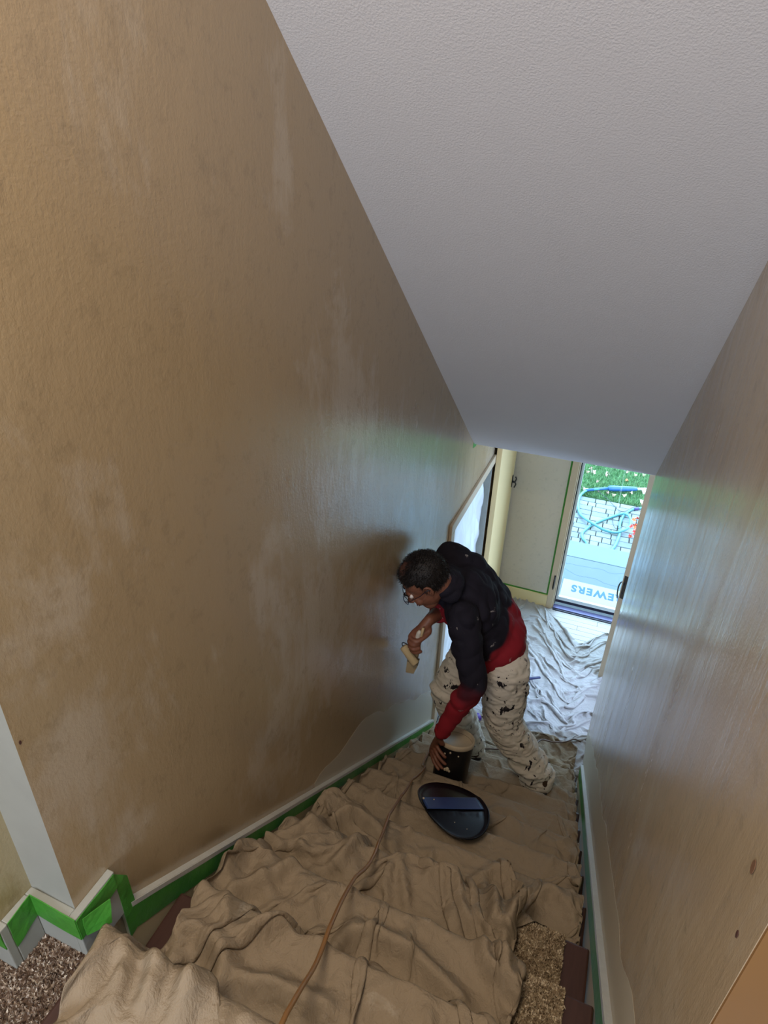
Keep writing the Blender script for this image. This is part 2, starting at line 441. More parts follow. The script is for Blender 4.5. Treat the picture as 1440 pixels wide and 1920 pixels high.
# ------------------------------------------------------------ painter's tape (each strip a thing)
def tape_yz(name, label, x, side, f_lo, f_hi, ya, yb, n=50, th=.0018):
    ys = np.linspace(ya, yb, n)
    o = strip_yz(name, x, [(y, f_lo(y)) for y in ys], [(y, f_hi(y)) for y in ys], m_tape, th, None, side)
    return tag(o, label, 'tape')
XSL, XSR = XL + .015, XR - .015
tape_yz('masking_tape', 'long green painter\'s tape strip along the left stair skirting', XSL, 1,
        lambda y: zs(y) - .060 - (.03 if y < .95 else 0) * max(0, (.95 - y) / .45) + wob(y, 1, .006), lambda y: zs(y) - .013 + wob(y, 2, .004), .52, 3.03, 90)
tape_yz('masking_tape', 'long green painter\'s tape strip along the right stair skirting', XSR, -1,
        lambda y: zs(y) - .088 + wob(y, 4, .005), lambda y: zs(y) - .014 + wob(y, 5, .004), .51, 3.09, 90)
def smear(name, x, side, ya, yb, d0):
    o = strip_yz(name, x, [(y, zs(y) - d0 + wob(y, 11, .003)) for y in np.linspace(ya, yb, 80)], [(y, zs(y) + .0015) for y in np.linspace(ya, yb, 80)], m_skirtw, .0024, None, side); o['kind'] = 'structure'; return o
smear('trim_smear_left', XSL, 1, .52, 3.04, .014); smear('trim_smear_right', XSR, -1, .51, 3.09, .016)
# top edge paint on the skirt thickness
for nm, a, b_, ya, yb in (('trim_edge_left', XL, XSL, .503, 3.05), ('trim_edge_right', XSR, XR, .5, 3.1)):
    bm = BM(); prism(bm, [(ya, zs(ya)), (yb, zs(yb)), (yb, zs(yb) + .0025), (ya, zs(ya) + .0025)], 'x', a, b_)
    if a > 0:
        for v in bm.verts: v.co.x += xr_at(v.co.y) - XR
    struct(nm, bm, m_skirtw)
def slab_tape(name, label, quads, th=.0018):
    """quads: list of (p0,p1,p2,p3, normal) thin sheets joined in one strip"""
    bm = BM()
    for q in quads:
        n = Vector(q[4]) * th; a = [bm.verts.new(Vector(p)) for p in q[:4]]; b = [bm.verts.new(Vector(p) + n) for p in q[:4]]
        bm.faces.new(a[::-1]); bm.faces.new(b)
        for i in range(4): bm.faces.new((a[i], a[(i + 1) % 4], b[(i + 1) % 4], b[i]))
    bmesh.ops.subdivide_edges(bm, edges=bm.edges, cuts=2, use_grid_fill=True)
    for v in bm.verts: v.co += Vector((noise.noise(v.co * 31), noise.noise(v.co * 37 + Vector((5, 0, 0))), noise.noise(v.co * 29))) * .0016
    bmesh.ops.recalc_face_normals(bm, faces=bm.faces)
    return tag(obj(name, bm, m_tape), label, 'tape')
zt, zb = ZL + bh + .001, ZL + bh - .056
Yf = YL - .016; xb = XL - .108 + .016
slab_tape('masking_tape', 'green painter\'s tape wrapped round the landing baseboard corner below the white strip', [
    ((xb, .352, zb - .02), (xb, Yf, zb), (xb, Yf, zt + .01), (xb, .352, zt), (1, 0, 0)),
    ((xb, Yf, zb), (XL + .016, Yf, zb - .008), (XL + .016, Yf, zt), (xb, Yf, zt + .01), (0, -1, 0)),
    ((XL + .016, Yf, zb - .008), (XL + .016, .500, zb + .01), (XL + .016, .500, zt - .006), (XL + .016, Yf, zt - .004), (1, 0, 0)),
    ((XL + .020, Yf + .008, zb - .006), (XL + .045, .450, zb - .008), (XL + .036, .465, zt - .018), (XL + .019, Yf + .01, zt - .012), (1, 0, 0)),
])
slab_tape('masking_tape', 'green painter\'s tape bit at the far left end of the landing baseboard', [
    ((-1.15, .336, zb), (xb, .336, zb), (xb, .336, zt), (-1.15, .336, zt), (0, -1, 0))])
slab_tape('masking_tape', 'short upright green tape piece where landing baseboard drops to the stair skirting', [
    ((XSL, .500, zs(.51) - .10), (XSL, .532, zs(.53) - .075), (XSL, .528, ZL + bh - .05), (XSL, .498, ZL + bh - .002), (1, 0, 0))])
slab_tape('masking_tape', 'thin green tape line beside the front door casing and above its baseboard', [
    ((DX0 - .067, YD, .12), (DX0 - .053, YD, .12), (DX0 - .053, YD, ZE - .01), (DX0 - .067, YD, ZE - .01), (0, -1, 0)),
    ((XL + .06, YD, .125), (DX0 - .053, YD, .118), (DX0 - .053, YD, .136), (XL + .06, YD, .142), (0, -1, 0))])
slab_tape('masking_tape', 'small green tape scrap at the lower corner of the sloped ceiling', [
    ((XL, YE - .03, ZE - .015), (XL, YE + .05, ZE - .03), (XL, YE + .05, ZE - .004), (XL, YE - .03, ZE + .015), (1, 0, 0))])

# white strip corner repaint is wall_left's end face; nail hole and dents
for (y, z) in ((1.02, 2.62), (.86, 2.60)): pass
def dent(name, label, loc, n, r, mat):
    bm = BM(); lathe(bm, [(r * 1.05, 0), (r, .0005), (r * .5, .0006)], 14)
    o = obj(name, bm, mat); o.matrix_world = Matrix.Translation(loc) @ Vector(n).to_track_quat('Z', 'Y').to_matrix().to_4x4() @ Matrix.Diagonal((.75, 1.4, 1, 1))
    return tag(o, label, 'wall mark')
m_hole = plain('dark_hole_filler', srgb(74, 46, 40), .8)
m_hole2 = plain('brown_dent_filler', srgb(110, 80, 60), .8)

# ------------------------------------------------------------ yellow slab door standing open against the left wall
yd = thing('yellow_door', 'flat pale yellow door standing open against the left wall by the front door', 'door', (XL + .03, 4.14, 0))
boxes('door_leaf', [(XL + .02, XL + .058, 4.145, 4.795, .012, 1.97)], m_yellow, yd, bev=.002)
boxes('latch_edge', [(XL + .018, XL + .060, 4.795, 4.835, .012, 1.97)], m_trimy, yd, bev=.002)
bm = BM()
tube(bm, [(XL + .06, 4.80, 1.20), (XL + .085, 4.80, 1.20)], .009, 10); tube(bm, smooth_path([(XL + .083, 4.80, 1.25), (XL + .092, 4.80, 1.23), (XL + .085, 4.80, 1.20), (XL + .092, 4.80, 1.18), (XL + .083, 4.80, 1.15)], 5), .006, 8)
box(bm, XL + .058, XL + .064, 4.79, 4.81, 1.15, 1.26, bev=.002)
obj('door_handle', bm, m_black, yd, True)

# plastic sheet hung in the opening
M = Mat('white_plastic_sheeting', srgb(226, 232, 232), .35, .5)
M.b.inputs['Transmission Weight'].default_value = .0
m_plastic = M.m
bm = BM(); ny, nz = 60, 70; grid = []
for i in range(ny + 1):
    y = oy0 + .016 + (oy1 - oy0 - .034) * i / ny; col = []
    for j in range(nz + 1):
        z = .03 + (oz - .05) * j / nz
        d = .010 * math.sin(y * 55 + 3 * noise.noise(Vector((y * 3, z * 2, 0)))) * (1 - .6 * j / nz) + .03 * noise.noise(Vector((y * 7 + z * 5, z * 2.2, 2))) + .02 * abs(noise.noise(Vector((y * 4 - z * 6, z * 3, 9))))
        col.append(bm.verts.new((XL - .05 + d, y, z)))
    grid.append(col)
for i in range(ny):
    for j in range(nz): bm.faces.new((grid[i][j], grid[i + 1][j], grid[i + 1][j + 1], grid[i][j + 1]))
o = obj('plastic_sheet', bm, m_plastic, None, True); sm = o.modifiers.new('s', 'SOLIDIFY'); sm.thickness = .001
tag(o, 'crinkled white plastic sheet hung across the cased opening in the left wall', 'plastic sheet')
# ------------------------------------------------------------ front door leaf (open), storm door
fd = thing('door_1', 'cream front door swung inwards, seen on its latch edge beside the right wall', 'door', (.345, 4.11, 0)); fd['kind'] = 'structure'
hx, hy = .612, 4.855
L = math.hypot(hx - .287, hy - 4.10)
ang = math.atan2(4.10 - hy, .287 - hx)
bm = BM(); box(bm, 0, L, 0, .044, .012, 1.955, bev=.002)
Mx = Matrix.Translation((hx, hy, 0)) @ Matrix.Rotation(ang, 4, 'Z')
bmesh.ops.transform(bm, matrix=Mx, verts=bm.verts); obj('door_leaf', bm, m_beigetrim, fd)
bm = BM(); box(bm, L, L + .002, .009, .036, .78, .975, bev=.0005); bmesh.ops.transform(bm, matrix=Mx, verts=bm.verts); pl = obj('latch_plate', bm, m_bronze, fd); pl['label'] = 'dark bronze latch plate'
bm = BM(); box(bm, L + .001, L + .010, .016, .030, .90, .925, bev=.002); box(bm, L + .001, L + .006, .016, .030, .82, .835, bev=.002); bmesh.ops.transform(bm, matrix=Mx, verts=bm.verts); obj('latch_bolt', bm, m_black, fd)
bm = BM()
for (a, s) in ((-.001, -1), (.045, 1)):
    for x0, x1 in ((.10, .38), (.46, .74)):
        for z0, z1 in ((.2, .85), (1.0, 1.8)):
            for q in ((x0, x1, z0, z0 + .015), (x0, x1, z1 - .015, z1), (x0, x0 + .015, z0, z1), (x1 - .015, x1, z0, z1)):
                box(bm, q[0], q[1], min(a, a + s * .006), max(a, a + s * .006), q[2], q[3])
bmesh.ops.transform(bm, matrix=Mx, verts=bm.verts); obj('door_moulding', bm, m_beigetrim, fd)
bm = BM()
for s, a in ((1, .044),):
    tube(bm, [(L - .07, a, .88), (L - .07, a + s * .04, .88)], .009, 10)
    lathe(bm, [(.012, 0), (.026, .012), (.028, .024), (.018, .036)], 16, M=Matrix.Translation((L - .07, a + s * .035, .88)) @ Matrix.Rotation(-s * PI / 2, 4, 'X'))
bmesh.ops.transform(bm, matrix=Mx, verts=bm.verts); kb = obj('door_knob', bm, m_bronze, fd, True)

st = thing('storm_door', 'full glass storm door closed in the front doorway', 'door', (.2, YD + .1, 0))
boxes('gasket', [(DX0 + .012, DX0 + .019, YD + .05, YD + .075, .02, DZ - .01), (DX1 - .019, DX1 - .012, YD + .05, YD + .075, .02, DZ - .01)], m_black, st)
m_sframe = plain('white_aluminium_frame', srgb(214, 226, 230), .35, .5)
boxes('frame', [(DX0 + .019, DX0 + .040, YD + .075, YD + .105, .05, DZ - .012), (DX1 - .040, DX1 - .019, YD + .075, YD + .105, .05, DZ - .012), (DX0 + .040, DX1 - .040, YD + .075, YD + .105, .050, .085), (DX0 + .040, DX1 - .040, YD + .075, YD + .105, DZ - .05, DZ - .012)], m_sframe, st, bev=.003)
g = bpy.data.materials.new('door_glass'); g.use_nodes = True; nt = g.node_tree; nt.nodes.clear()
out = nt.nodes.new('ShaderNodeOutputMaterial'); tr = nt.nodes.new('ShaderNodeBsdfTransparent'); gl = nt.nodes.new('ShaderNodeBsdfGlossy'); mx = nt.nodes.new('ShaderNodeMixShader')
tr.inputs[0].default_value = (.90, .97, 1.0, 1); gl.inputs['Roughness'].default_value = .02; mx.inputs[0].default_value = .025
nt.links.new(tr.outputs[0], mx.inputs[1]); nt.links.new(gl.outputs[0], mx.inputs[2]); nt.links.new(mx.outputs[0], out.inputs[0])
boxes('glass_pane', [(DX0 + .038, DX1 - .038, YD + .088, YD + .092, .083, DZ - .048)], g, st)
bm = BM(); hp = smooth_path([(.352, YD + .075, .395), (.335, YD + .045, .40), (.325, YD + .03, .37), (.326, YD + .03, .31), (.336, YD + .045, .24), (.34, YD + .075, .22)], 5)
tube(bm, hp, .0065, 8); obj('door_handle', bm, m_black, st, True)['label'] = 'black loop handle'
boxes('door_sill', [(DX0 + .012, DX1 - .012, YD - .012, YD + .05, -.005, .016)], m_threshb, None, bev=.004)
tag(bpy.data.objects['door_sill'], 'dark violet threshold strip under the glass storm door', 'threshold')['kind'] = 'structure'
boxes('sweep', [(DX0 + .019, DX1 - .019, YD + .076, YD + .104, .018, .052)], m_thresh, st, bev=.004)
boxes('trim_threshold', [(DX0 + .012, DX1 - .012, YD - .03, YD - .012, -.002, .008)], m_thresh, bev=.003, st=True)
# jamb hinge hardware on casing
hg = thing('door_closer', 'small black closer bracket on the casing left of the glass door', 'door hardware', (-.2, YD - .03, .25))
boxes('mounting_plate', [(-.212, -.198, YD - .028, YD - .019, .315, .36)], m_black, hg, bev=.002)
bm = BM(); tube(bm, [(-.205, YD - .036, .34), (-.205, YD - .036, .22)], .0055, 8)
for i in range(7): tube(bm, [(-.205, YD - .036, .235 + i * .013), (-.205, YD - .036, .241 + i * .013)], .0085, 8)
tube(bm, [(-.205, YD - .02, .345), (-.205, YD - .04, .345)], .006, 8)
obj('spring_rod', bm, m_black, hg, True)

# ------------------------------------------------------------ outside: porch slab, paving, lawn, mat, hose, leaves
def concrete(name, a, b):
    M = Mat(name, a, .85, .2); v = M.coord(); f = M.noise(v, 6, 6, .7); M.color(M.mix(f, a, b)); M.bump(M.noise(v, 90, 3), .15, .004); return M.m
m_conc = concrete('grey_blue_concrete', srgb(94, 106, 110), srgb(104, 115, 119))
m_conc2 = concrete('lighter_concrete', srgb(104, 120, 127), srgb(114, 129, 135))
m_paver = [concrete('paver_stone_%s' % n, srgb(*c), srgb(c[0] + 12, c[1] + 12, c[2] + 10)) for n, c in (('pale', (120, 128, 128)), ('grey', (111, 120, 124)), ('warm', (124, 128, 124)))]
pslab = thing('porch', 'concrete porch slab with a seam just outside the front door', 'porch', (.2, 5.6, -.2)); pslab['kind'] = 'structure'
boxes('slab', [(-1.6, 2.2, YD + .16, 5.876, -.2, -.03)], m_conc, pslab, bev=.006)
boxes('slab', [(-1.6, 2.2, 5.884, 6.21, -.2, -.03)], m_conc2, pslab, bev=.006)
# cracks across the slab: thin dark grooves
m_crack = plain('crack_shadow', srgb(84, 104, 120), .9)
for base, amp, sd in ((5.60, .05, 1), (5.72, .04, 8)):
    bm = BM(); pts = [(-.25 + .02 * i, base + amp * noise.noise(Vector((i * .13, sd, 0))) + .012 * noise.noise(Vector((i * .9, sd, 3))) - (.0035 * i if sd == 1 else -.001 * i), -.0305) for i in range(42)]
    tube(bm, pts, .0022, 5); obj('crack', bm, m_crack, pslab)
boxes('floor_ground', [(-14, 14, 6.2, 30, -.5, -.225)], plain('soil', srgb(84, 74, 62), .95), st=True)
boxes('floor_ground_side', [(-14, -1.6, YD + .16, 6.2, -.5, -.225), (2.2, 14, YD + .16, 6.2, -.5, -.225)], plain('soil_side', srgb(84, 74, 62), .95), st=True)
pav = thing('paved_walk', 'running bond grey stone paving between the porch and the lawn', 'paving', (.2, 7, -.22)); pav['kind'] = 'structure'
y = 6.215; r = 0; rowh = .128
pmesh = {}
while y < 7.66:
    hh = rowh * random.choice((1, 1, 1.12, .92)); x = -1.5 + random.uniform(0, .2)
    while x < 1.9:
        wd = random.choice((.13, .17, .20, .24)) if random.random() < .9 else .1
        if -.75 < x < 1.1:
            bm = BM(); dz = random.uniform(-.003, .003)
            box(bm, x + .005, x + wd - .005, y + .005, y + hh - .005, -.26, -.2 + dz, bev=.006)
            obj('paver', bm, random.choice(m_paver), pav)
        x += wd
    y += hh
YG = y
bm = BM()
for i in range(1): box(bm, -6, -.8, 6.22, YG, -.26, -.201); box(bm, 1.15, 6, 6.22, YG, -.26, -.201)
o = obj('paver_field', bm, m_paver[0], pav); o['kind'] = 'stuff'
# dark soil edge, lawn with blades
m_turf = plain('lawn_soil', srgb(62, 92, 52), .95, var=.3, vs=30)
boxes('floor_lawn', [(-14, 14, YG + .02, 30, -.24, -.205)], m_turf, st=True)
M = Mat('grass_blade_green', srgb(70, 140, 60), .6, .3)
at = M.n('ShaderNodeAttribute'); at.attribute_name = 'tuft'
M.color(M.ramp(at.outputs['Fac'], [(0, srgb(52, 96, 54)), (.5, srgb(84, 136, 78)), (1, srgb(140, 172, 116))])); m_grass = M.m
n = 42000
gx = rng.uniform(-1.1, 1.5, n); gy = YG + .03 + rng.random(n) ** 1.2 * 2.3
base = np.stack([gx, gy, np.full(n, -.206)], 1); az = rng.random(n) * 2 * PI
d = np.stack([np.cos(az) * .5, np.sin(az) * .5, np.ones(n)], 1); h = rng.uniform(.022, .05, n)[:, None]
s = np.stack([-np.sin(az), np.cos(az), np.zeros(n)], 1) * .0035
V = np.stack([base - s, base + s, base + d * h], 1).reshape(-1, 3); F = np.arange(3 * n).reshape(-1, 3)
me = bpy.data.meshes.new('grass'); me.from_pydata(V.tolist(), [], F.tolist())
a_ = me.attributes.new('tuft', 'FLOAT', 'POINT'); a_.data.foreach_set('value', np.repeat(rng.random(n), 3).astype(np.float32))
tag(mobj('grass', me, m_grass), 'short green lawn grass beyond the paving', 'grass', kind='stuff')
# leaves
m_leafs = [plain('dry_leaf_%s' % k, srgb(*c), .7) for k, c in (('tan', (190, 168, 136)), ('pale', (204, 190, 168)), ('pink', (190, 156, 138)))]
m_leafo = plain('brown_orange_leaf', srgb(196, 130, 84), .7)
def leaf_mesh(sz, curl):
    bm = BM(); k = 11; rim = []
    c = bm.verts.new((0, 0, .012 * curl))
    for i in range(k):
        a = 2 * PI * i / k; rr = sz * (1 if i % 2 == 0 else .62) * (1.25 if i == 0 else 1)
        rim.append(bm.verts.new((rr * math.cos(a), rr * math.sin(a) * .8, curl * .02 * math.sin(2 * a + 1))))
    for i in range(k): bm.faces.new((c, rim[i], rim[(i + 1) % k]))
    me = bpy.data.meshes.new('fallen_leaf'); bm.to_mesh(me); bm.free(); return me
lms = [leaf_mesh(.028, 1), leaf_mesh(.038, 1.6), leaf_mesh(.024, -1)]
spots = [(rng.uniform(-.35, .75), YG + .05 + rng.random() * 1.05) for _ in range(30)]
for i, (x, y) in enumerate(spots):
    src = lms[i % 3]; me = src.copy(); o = mobj('fallen_leaf', me, m_leafs[i % 3] if i % 9 else m_leafo)
    o.modifiers.new('s', 'SOLIDIFY').thickness = .001
    o.location = (x, y, -.168 + .006 * (i % 3)); o.rotation_euler = (rng.uniform(-.35, .35), rng.uniform(-.35, .35), rng.uniform(0, 6.28))
    if i % 9 == 0: tag(o, 'brown-orange curled dry leaf lying on the lawn outside', 'leaf', 'brown dry leaves on the lawn')
    else: tag(o, 'pale dry fallen leaf lying on the lawn outside the door', 'leaf', 'pale dry leaves on the lawn')
# door mat with lettering
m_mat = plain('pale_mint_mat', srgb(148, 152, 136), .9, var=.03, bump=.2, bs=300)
m_ink = plain('faded_blue_print', srgb(56, 94, 146), .85)
mat_ = thing('door_mat', 'pale mint door mat with upside-down blue letters outside the glass door', 'door mat', (.25, 5.24, -.03))
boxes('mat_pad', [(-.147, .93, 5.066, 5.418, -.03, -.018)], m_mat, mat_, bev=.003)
cu = bpy.data.curves.new('lettering', 'FONT'); cu.body = 'BREWERS'; cu.size = .158; cu.extrude = .0012; cu.offset = .0055; cu.space_character = 1.22
cu.align_x = 'LEFT'
to = bpy.data.objects.new('lettering', cu); C.objects.link(to)
bpy.context.view_layer.update()
dg = bpy.context.evaluated_depsgraph_get(); me = bpy.data.meshes.new_from_object(to.evaluated_get(dg)); bpy.data.objects.remove(to)
xs_ = [v.co.x for v in me.vertices]; wd = max(xs_) - min(xs_)
S_ = 0.545 / wd
me.transform(Matrix.Translation((-.058, 5.335, -.0172)) @ Matrix.Rotation(PI, 4, 'Z') @ Matrix.Diagonal((S_, 1, 1, 1)) @ Matrix.Translation((-max(xs_), 0, 0)))
me.materials.clear(); o = mobj('lettering', me, m_ink, mat_)
bm = BM()  # slab serifs for the upright strokes are added as thin bars under and over the word
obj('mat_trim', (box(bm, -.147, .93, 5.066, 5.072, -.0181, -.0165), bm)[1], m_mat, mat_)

# hose, nozzle, cable
m_hose = plain('turquoise_vinyl_hose', srgb(72, 134, 138), .42, .5, var=.05, bump=.1, bs=40)
m_nozz = plain('blue_plastic', srgb(44, 92, 146), .4, .5)
m_pole = plain('white_plastic_pole', srgb(214, 214, 220), .4)
HA = [(0.137, 7.953), (-0.044, 7.855), (-0.146, 7.808), (-0.209, 7.661), (-0.214, 7.433), (-0.167, 7.193), (-0.096, 7.044), (0.013, 6.919), (0.143, 6.851), (0.264, 6.854), (0.344, 6.901), (0.413, 7.016), (0.424, 7.172), (0.398, 7.316), (0.337, 7.368), (0.271, 7.326), (0.181, 7.216), (0.085, 7.082), (0.002, 6.935), (-0.051, 6.804), (-0.081, 6.686), (-0.06, 6.574), (-0.013, 6.50), (0.03, 6.36), (0.02, 6.24)]
HB = [(0.20, 6.24), (0.25, 6.42), (0.285, 6.535), (0.31, 6.703), (0.323, 6.871), (0.314, 7.014), (0.315, 7.166), (0.339, 7.334), (0.398, 7.501), (0.463, 7.59), (.62, 7.7), (.8, 7.72)]
hose = thing('vacuum_hose', 'turquoise hose looped on the paving with a blue handle and white wand', 'hose', (0.1, 7.1, -.2))
hz = [.07, .06, .045] + [-.182] * 22
hz = [-.13, -.14, -.155, -.17, -.183] + [-.183] * 1 + [-.165, -.150, -.165, -.175, -.160, -.150, -.150, -.155, -.168, -.178, -.183, -.183, -.183] + [-.183] * 6
hA = smooth_path([(x, y, z) for (x, y), z in zip(HA, hz)], 8)
bm = BM(); tube(bm, hA, .0155, 12); obj('hose_tube', bm, m_hose, hose, True)
hB = smooth_path([(x, y, -.183) for x, y in HB], 8)
bm = BM(); tube(bm, hB, .0155, 12); obj('hose_tube', bm, m_hose, hose, True)
bm = BM(); p0, p1 = Vector((.10, 7.93, -.13)), Vector((.46, 8.10, -.14))
dv = (p1 - p0); tube(bm, [p0 + dv * t for t in (0, .03, .06, .15, .6, .85, .97, 1)], [.012, .03, .036, .038, .036, .032, .026, .012], 14); obj('hose_handle', bm, m_nozz, hose, True)
bm = BM(); tube(bm, [(-.16, 7.80, -.155), (-.04, 7.862, -.14), (.10, 7.93, -.13)], .0185, 12); obj('hose_cuff', bm, m_nozz, hose, True)
bm = BM(); tube(bm, [p1, (.62, 8.17, -.14), (1.2, 8.42, -.15)], .017, 12); obj('wand', bm, m_pole, hose, True)
bm = BM(); tube(bm, [(.45, 7.573, -.183), (.50, 7.62, -.18)], .021, 10); obj('hose_coupling', bm, plain('dark_violet_plastic', srgb(70, 62, 120), .4), hose, True)
bm = BM(); tube(bm, smooth_path([(-0.019, 7.801, -.13), (0.114, 7.71, -.17), (0.214, 7.583, -.19), (0.291, 7.475, -.192), (0.359, 7.494, -.19), (0.461, 7.649, -.17)], 6), .0032, 6)
tube(bm, smooth_path([(0.30, 7.375, -.16), (0.233, 7.308, -.19), (0.231, 7.127, -.19), (0.276, 6.954, -.175), (0.34, 6.983, -.15)], 6), .0032, 6); obj('control_cable', bm, m_thresh, hose, True)
# autumn flowers at the right of the doorway
m_red = plain('red_petal', srgb(190, 40, 24), .6); m_or = plain('orange_petal', srgb(226, 92, 30), .6); m_stem = plain('dark_stem', srgb(70, 62, 50), .7)
def spray(name, label, c, cols, n, R_, sz, seed):
    rg = random.Random(seed); t = thing(name, label, 'plant', (c[0], c[1], -.2))
    bm = BM()
    for i in range(5): tube(bm, smooth_path([(c[0] + .02 * i, c[1], -.2), (c[0] + rg.uniform(-.03, .03), c[1] + rg.uniform(-.02, .02), c[2] - .03), (c[0] + rg.uniform(-R_, R_), c[1] + rg.uniform(-R_, R_), c[2] + rg.uniform(-.02, R_))], 4), .002, 5)
    obj('stem', bm, m_stem, t)
    for i in range(n):
        bm = BM(); k = 5; cc = bm.verts.new((0, 0, 0)); tip = []
        for j in range(k * 2):
            a = PI * j / k; rr = sz * (1 if j % 2 == 0 else .45); tip.append(bm.verts.new((rr * math.cos(a), rr * math.sin(a), .25 * rr)))
        for j in range(k * 2): bm.faces.new((cc, tip[j], tip[(j + 1) % (2 * k)]))
        o = obj('petal_leaf', bm, cols[i % len(cols)], t); o.modifiers.new('s', 'SOLIDIFY').thickness = .001
        o.location = Vector((c[0] + rg.uniform(-R_, R_) * .7, c[1] + rg.uniform(-R_, R_), c[2] + rg.uniform(-R_, R_))); o.matrix_parent_inverse = Matrix.Translation(-Vector(t.location))
        o.rotation_euler = (rg.uniform(-1, 1), rg.uniform(-1, 1), rg.uniform(0, 6))
spray('autumn_plant', 'red and orange leaves poking in at the right edge of the glass door', (.50, 6.78, -.05), [m_red, m_red, m_or], 20, .11, .035, 3)
spray('autumn_plant', 'faded pink-brown flower sprig at the end of the turquoise hose', (.55, 7.52, -.1), [m_leafs[2], m_leafo], 9, .06, .03, 5)
# ------------------------------------------------------------ drop cloths: a small position-based cloth solver
def stair_solid(P, off):
    """push points out of the stair solid (treads, risers, floor). P (...,3) modified in place; returns contact mask"""
    y = P[..., 1]; z = P[..., 2]
    k = np.clip(np.ceil((y - Y0 - off) / RUN), 0, 12)
    h = ZL - RISE * k + off
    on = z < h
    dz = h - z
    yr = Y0 + RUN * k + off            # front plane of this step
    hn = ZL - RISE * (k + 1) + off
    dyf = np.where(k < 12, yr - y, 9.)
    up = dz <= np.maximum(dyf, .004) * 1.0
    mu = on & up; mf = on & ~up
    P[..., 2] = np.where(mu, h, z)
    P[..., 1] = np.where(mf, yr + 1e-4, y)
    return on
class HF:
    """coarse height field of what already lies there, so the next cloth rests on it"""
    def __init__(s, x0, x1, y0, y1, r): s.x0, s.y0, s.r = x0, y0, r; s.nx = int((x1 - x0) / r) + 1; s.ny = int((y1 - y0) / r) + 1; s.h = np.full((s.nx, s.ny), -9.)
    def add(s, P):
        Q = P.reshape(-1, 3); i = np.round((Q[:, 0] - s.x0) / s.r).astype(int); j = np.round((Q[:, 1] - s.y0) / s.r).astype(int)
        ok = (i >= 0) & (i < s.nx) & (j >= 0) & (j < s.ny); np.maximum.at(s.h, (i[ok], j[ok]), Q[ok, 2])
    def at(s, P):
        i = np.round((P[..., 0] - s.x0) / s.r).astype(int); j = np.round((P[..., 1] - s.y0) / s.r).astype(int)
        ok = (i >= 0) & (i < s.nx) & (j >= 0) & (j < s.ny)
        return np.where(ok, s.h[np.clip(i, 0, s.nx - 1), np.clip(j, 0, s.ny - 1)], -9.)
def drape(P, rest_u, rest_v, steps, iters, clampx, hf=None, off=.006, bend=.12, bend4=.12, push=None, stiff_shear=.5, fr=.75, pin=None):
    """P: (nu,nv,3) start; rest_u between rows, rest_v between columns (scalars or arrays)"""
    XY0 = P[..., :2].copy()
    V = np.zeros_like(P); dt = 1 / 60; diag = math.hypot(rest_u, rest_v)
    def con(a, b, r, k):
        d = b - a; L = np.sqrt((d * d).sum(-1, keepdims=True)) + 1e-9
        c = d * ((L - r) / L * .5 * k); a += c; b -= c
    def conmin(a, b, r, k):
        d = b - a; L = np.sqrt((d * d).sum(-1, keepdims=True)) + 1e-9
        c = d * (np.minimum(L - r, 0) / L * .5 * k); a += c; b -= c
    for st in range(steps):
        prev = P.copy()
        V[..., 2] -= 9.8 * dt; V *= .965
        if push is not None: V += push(P, st) * dt
        P += V * dt
        for it in range(iters):
            for s in (0, 1):
                n = (P.shape[0] - s) // 2 * 2; con(P[s:s + n:2], P[s + 1:s + n:2], rest_u, 1.)
                n = (P.shape[1] - s) // 2 * 2; con(P[:, s:s + n:2], P[:, s + 1:s + n:2], rest_v, 1.)
            con(P[:-1:2, :-1], P[1::2, 1:] if P.shape[0] % 2 == 0 else P[1::2, 1:], diag, stiff_shear) if P.shape[0] % 2 == 0 else None
            con(P[1:-1:2, :-1], P[2::2, 1:], diag, stiff_shear)
            con(P[:-1:2, 1:], P[1::2, :-1], diag, stiff_shear)
            con(P[1:-1:2, 1:], P[2::2, :-1], diag, stiff_shear)
            # bending: neighbours two apart must not come closer than most of twice the rest
            for s in (0, 1, 2, 3):
                n = (P.shape[0] - s) // 4 * 4
                if n: conmin(P[s:s + n:4], P[s + 2:s + n:4], rest_u * 2, bend)
                n = (P.shape[1] - s) // 4 * 4
                if n: conmin(P[:, s:s + n:4], P[:, s + 2:s + n:4], rest_v * 2, bend)
            if bend4:
                for s in range(0, 8, 2):
                    s += it % 2
                    n = (P.shape[0] - s) // 8 * 8
                    if n: conmin(P[s:s + n:8], P[s + 4:s + n:8], rest_u * 3.75, bend4)
                    n = (P.shape[1] - s) // 8 * 8
                    if n: conmin(P[:, s:s + n:8], P[:, s + 4:s + n:8], rest_v * 3.75, bend4)
            if pin is not None: P[..., :2][pin] = XY0[pin]
            c = stair_solid(P, off)
            if hf is not None:
                h = hf.at(P) + .004; m = P[..., 2] < h; P[..., 2] = np.where(m, h, P[..., 2]); c = c | m
            np.clip(P[..., 0], clampx[0], clampx[1], out=P[..., 0])
        # friction
        D = P - prev; D[..., :2] *= np.where(c, 1 - fr, 1.)[..., None]; D[..., 2] *= np.where(c, .6, 1.)
        if st < steps - 1: P[...] = prev + D
        V = D / dt; sp = np.sqrt((V * V).sum(-1, keepdims=True)); V *= np.minimum(1, 1.2 / (sp + 1e-6))
        # cheap self-collision: keep layers from passing below the mean of their surroundings is skipped
    return P
def fbm2(X, Y, sc_, seed, n=3):
    r = np.random.default_rng(seed); out = np.zeros_like(X)
    for k in range(24):
        f = sc_ * (1 + 1.8 * r.random()); a = r.random() * 2 * PI; p = r.random() * 2 * PI
        out += np.sin((X * math.cos(a) + Y * math.sin(a)) * f + p) / 24 ** .5
    return out
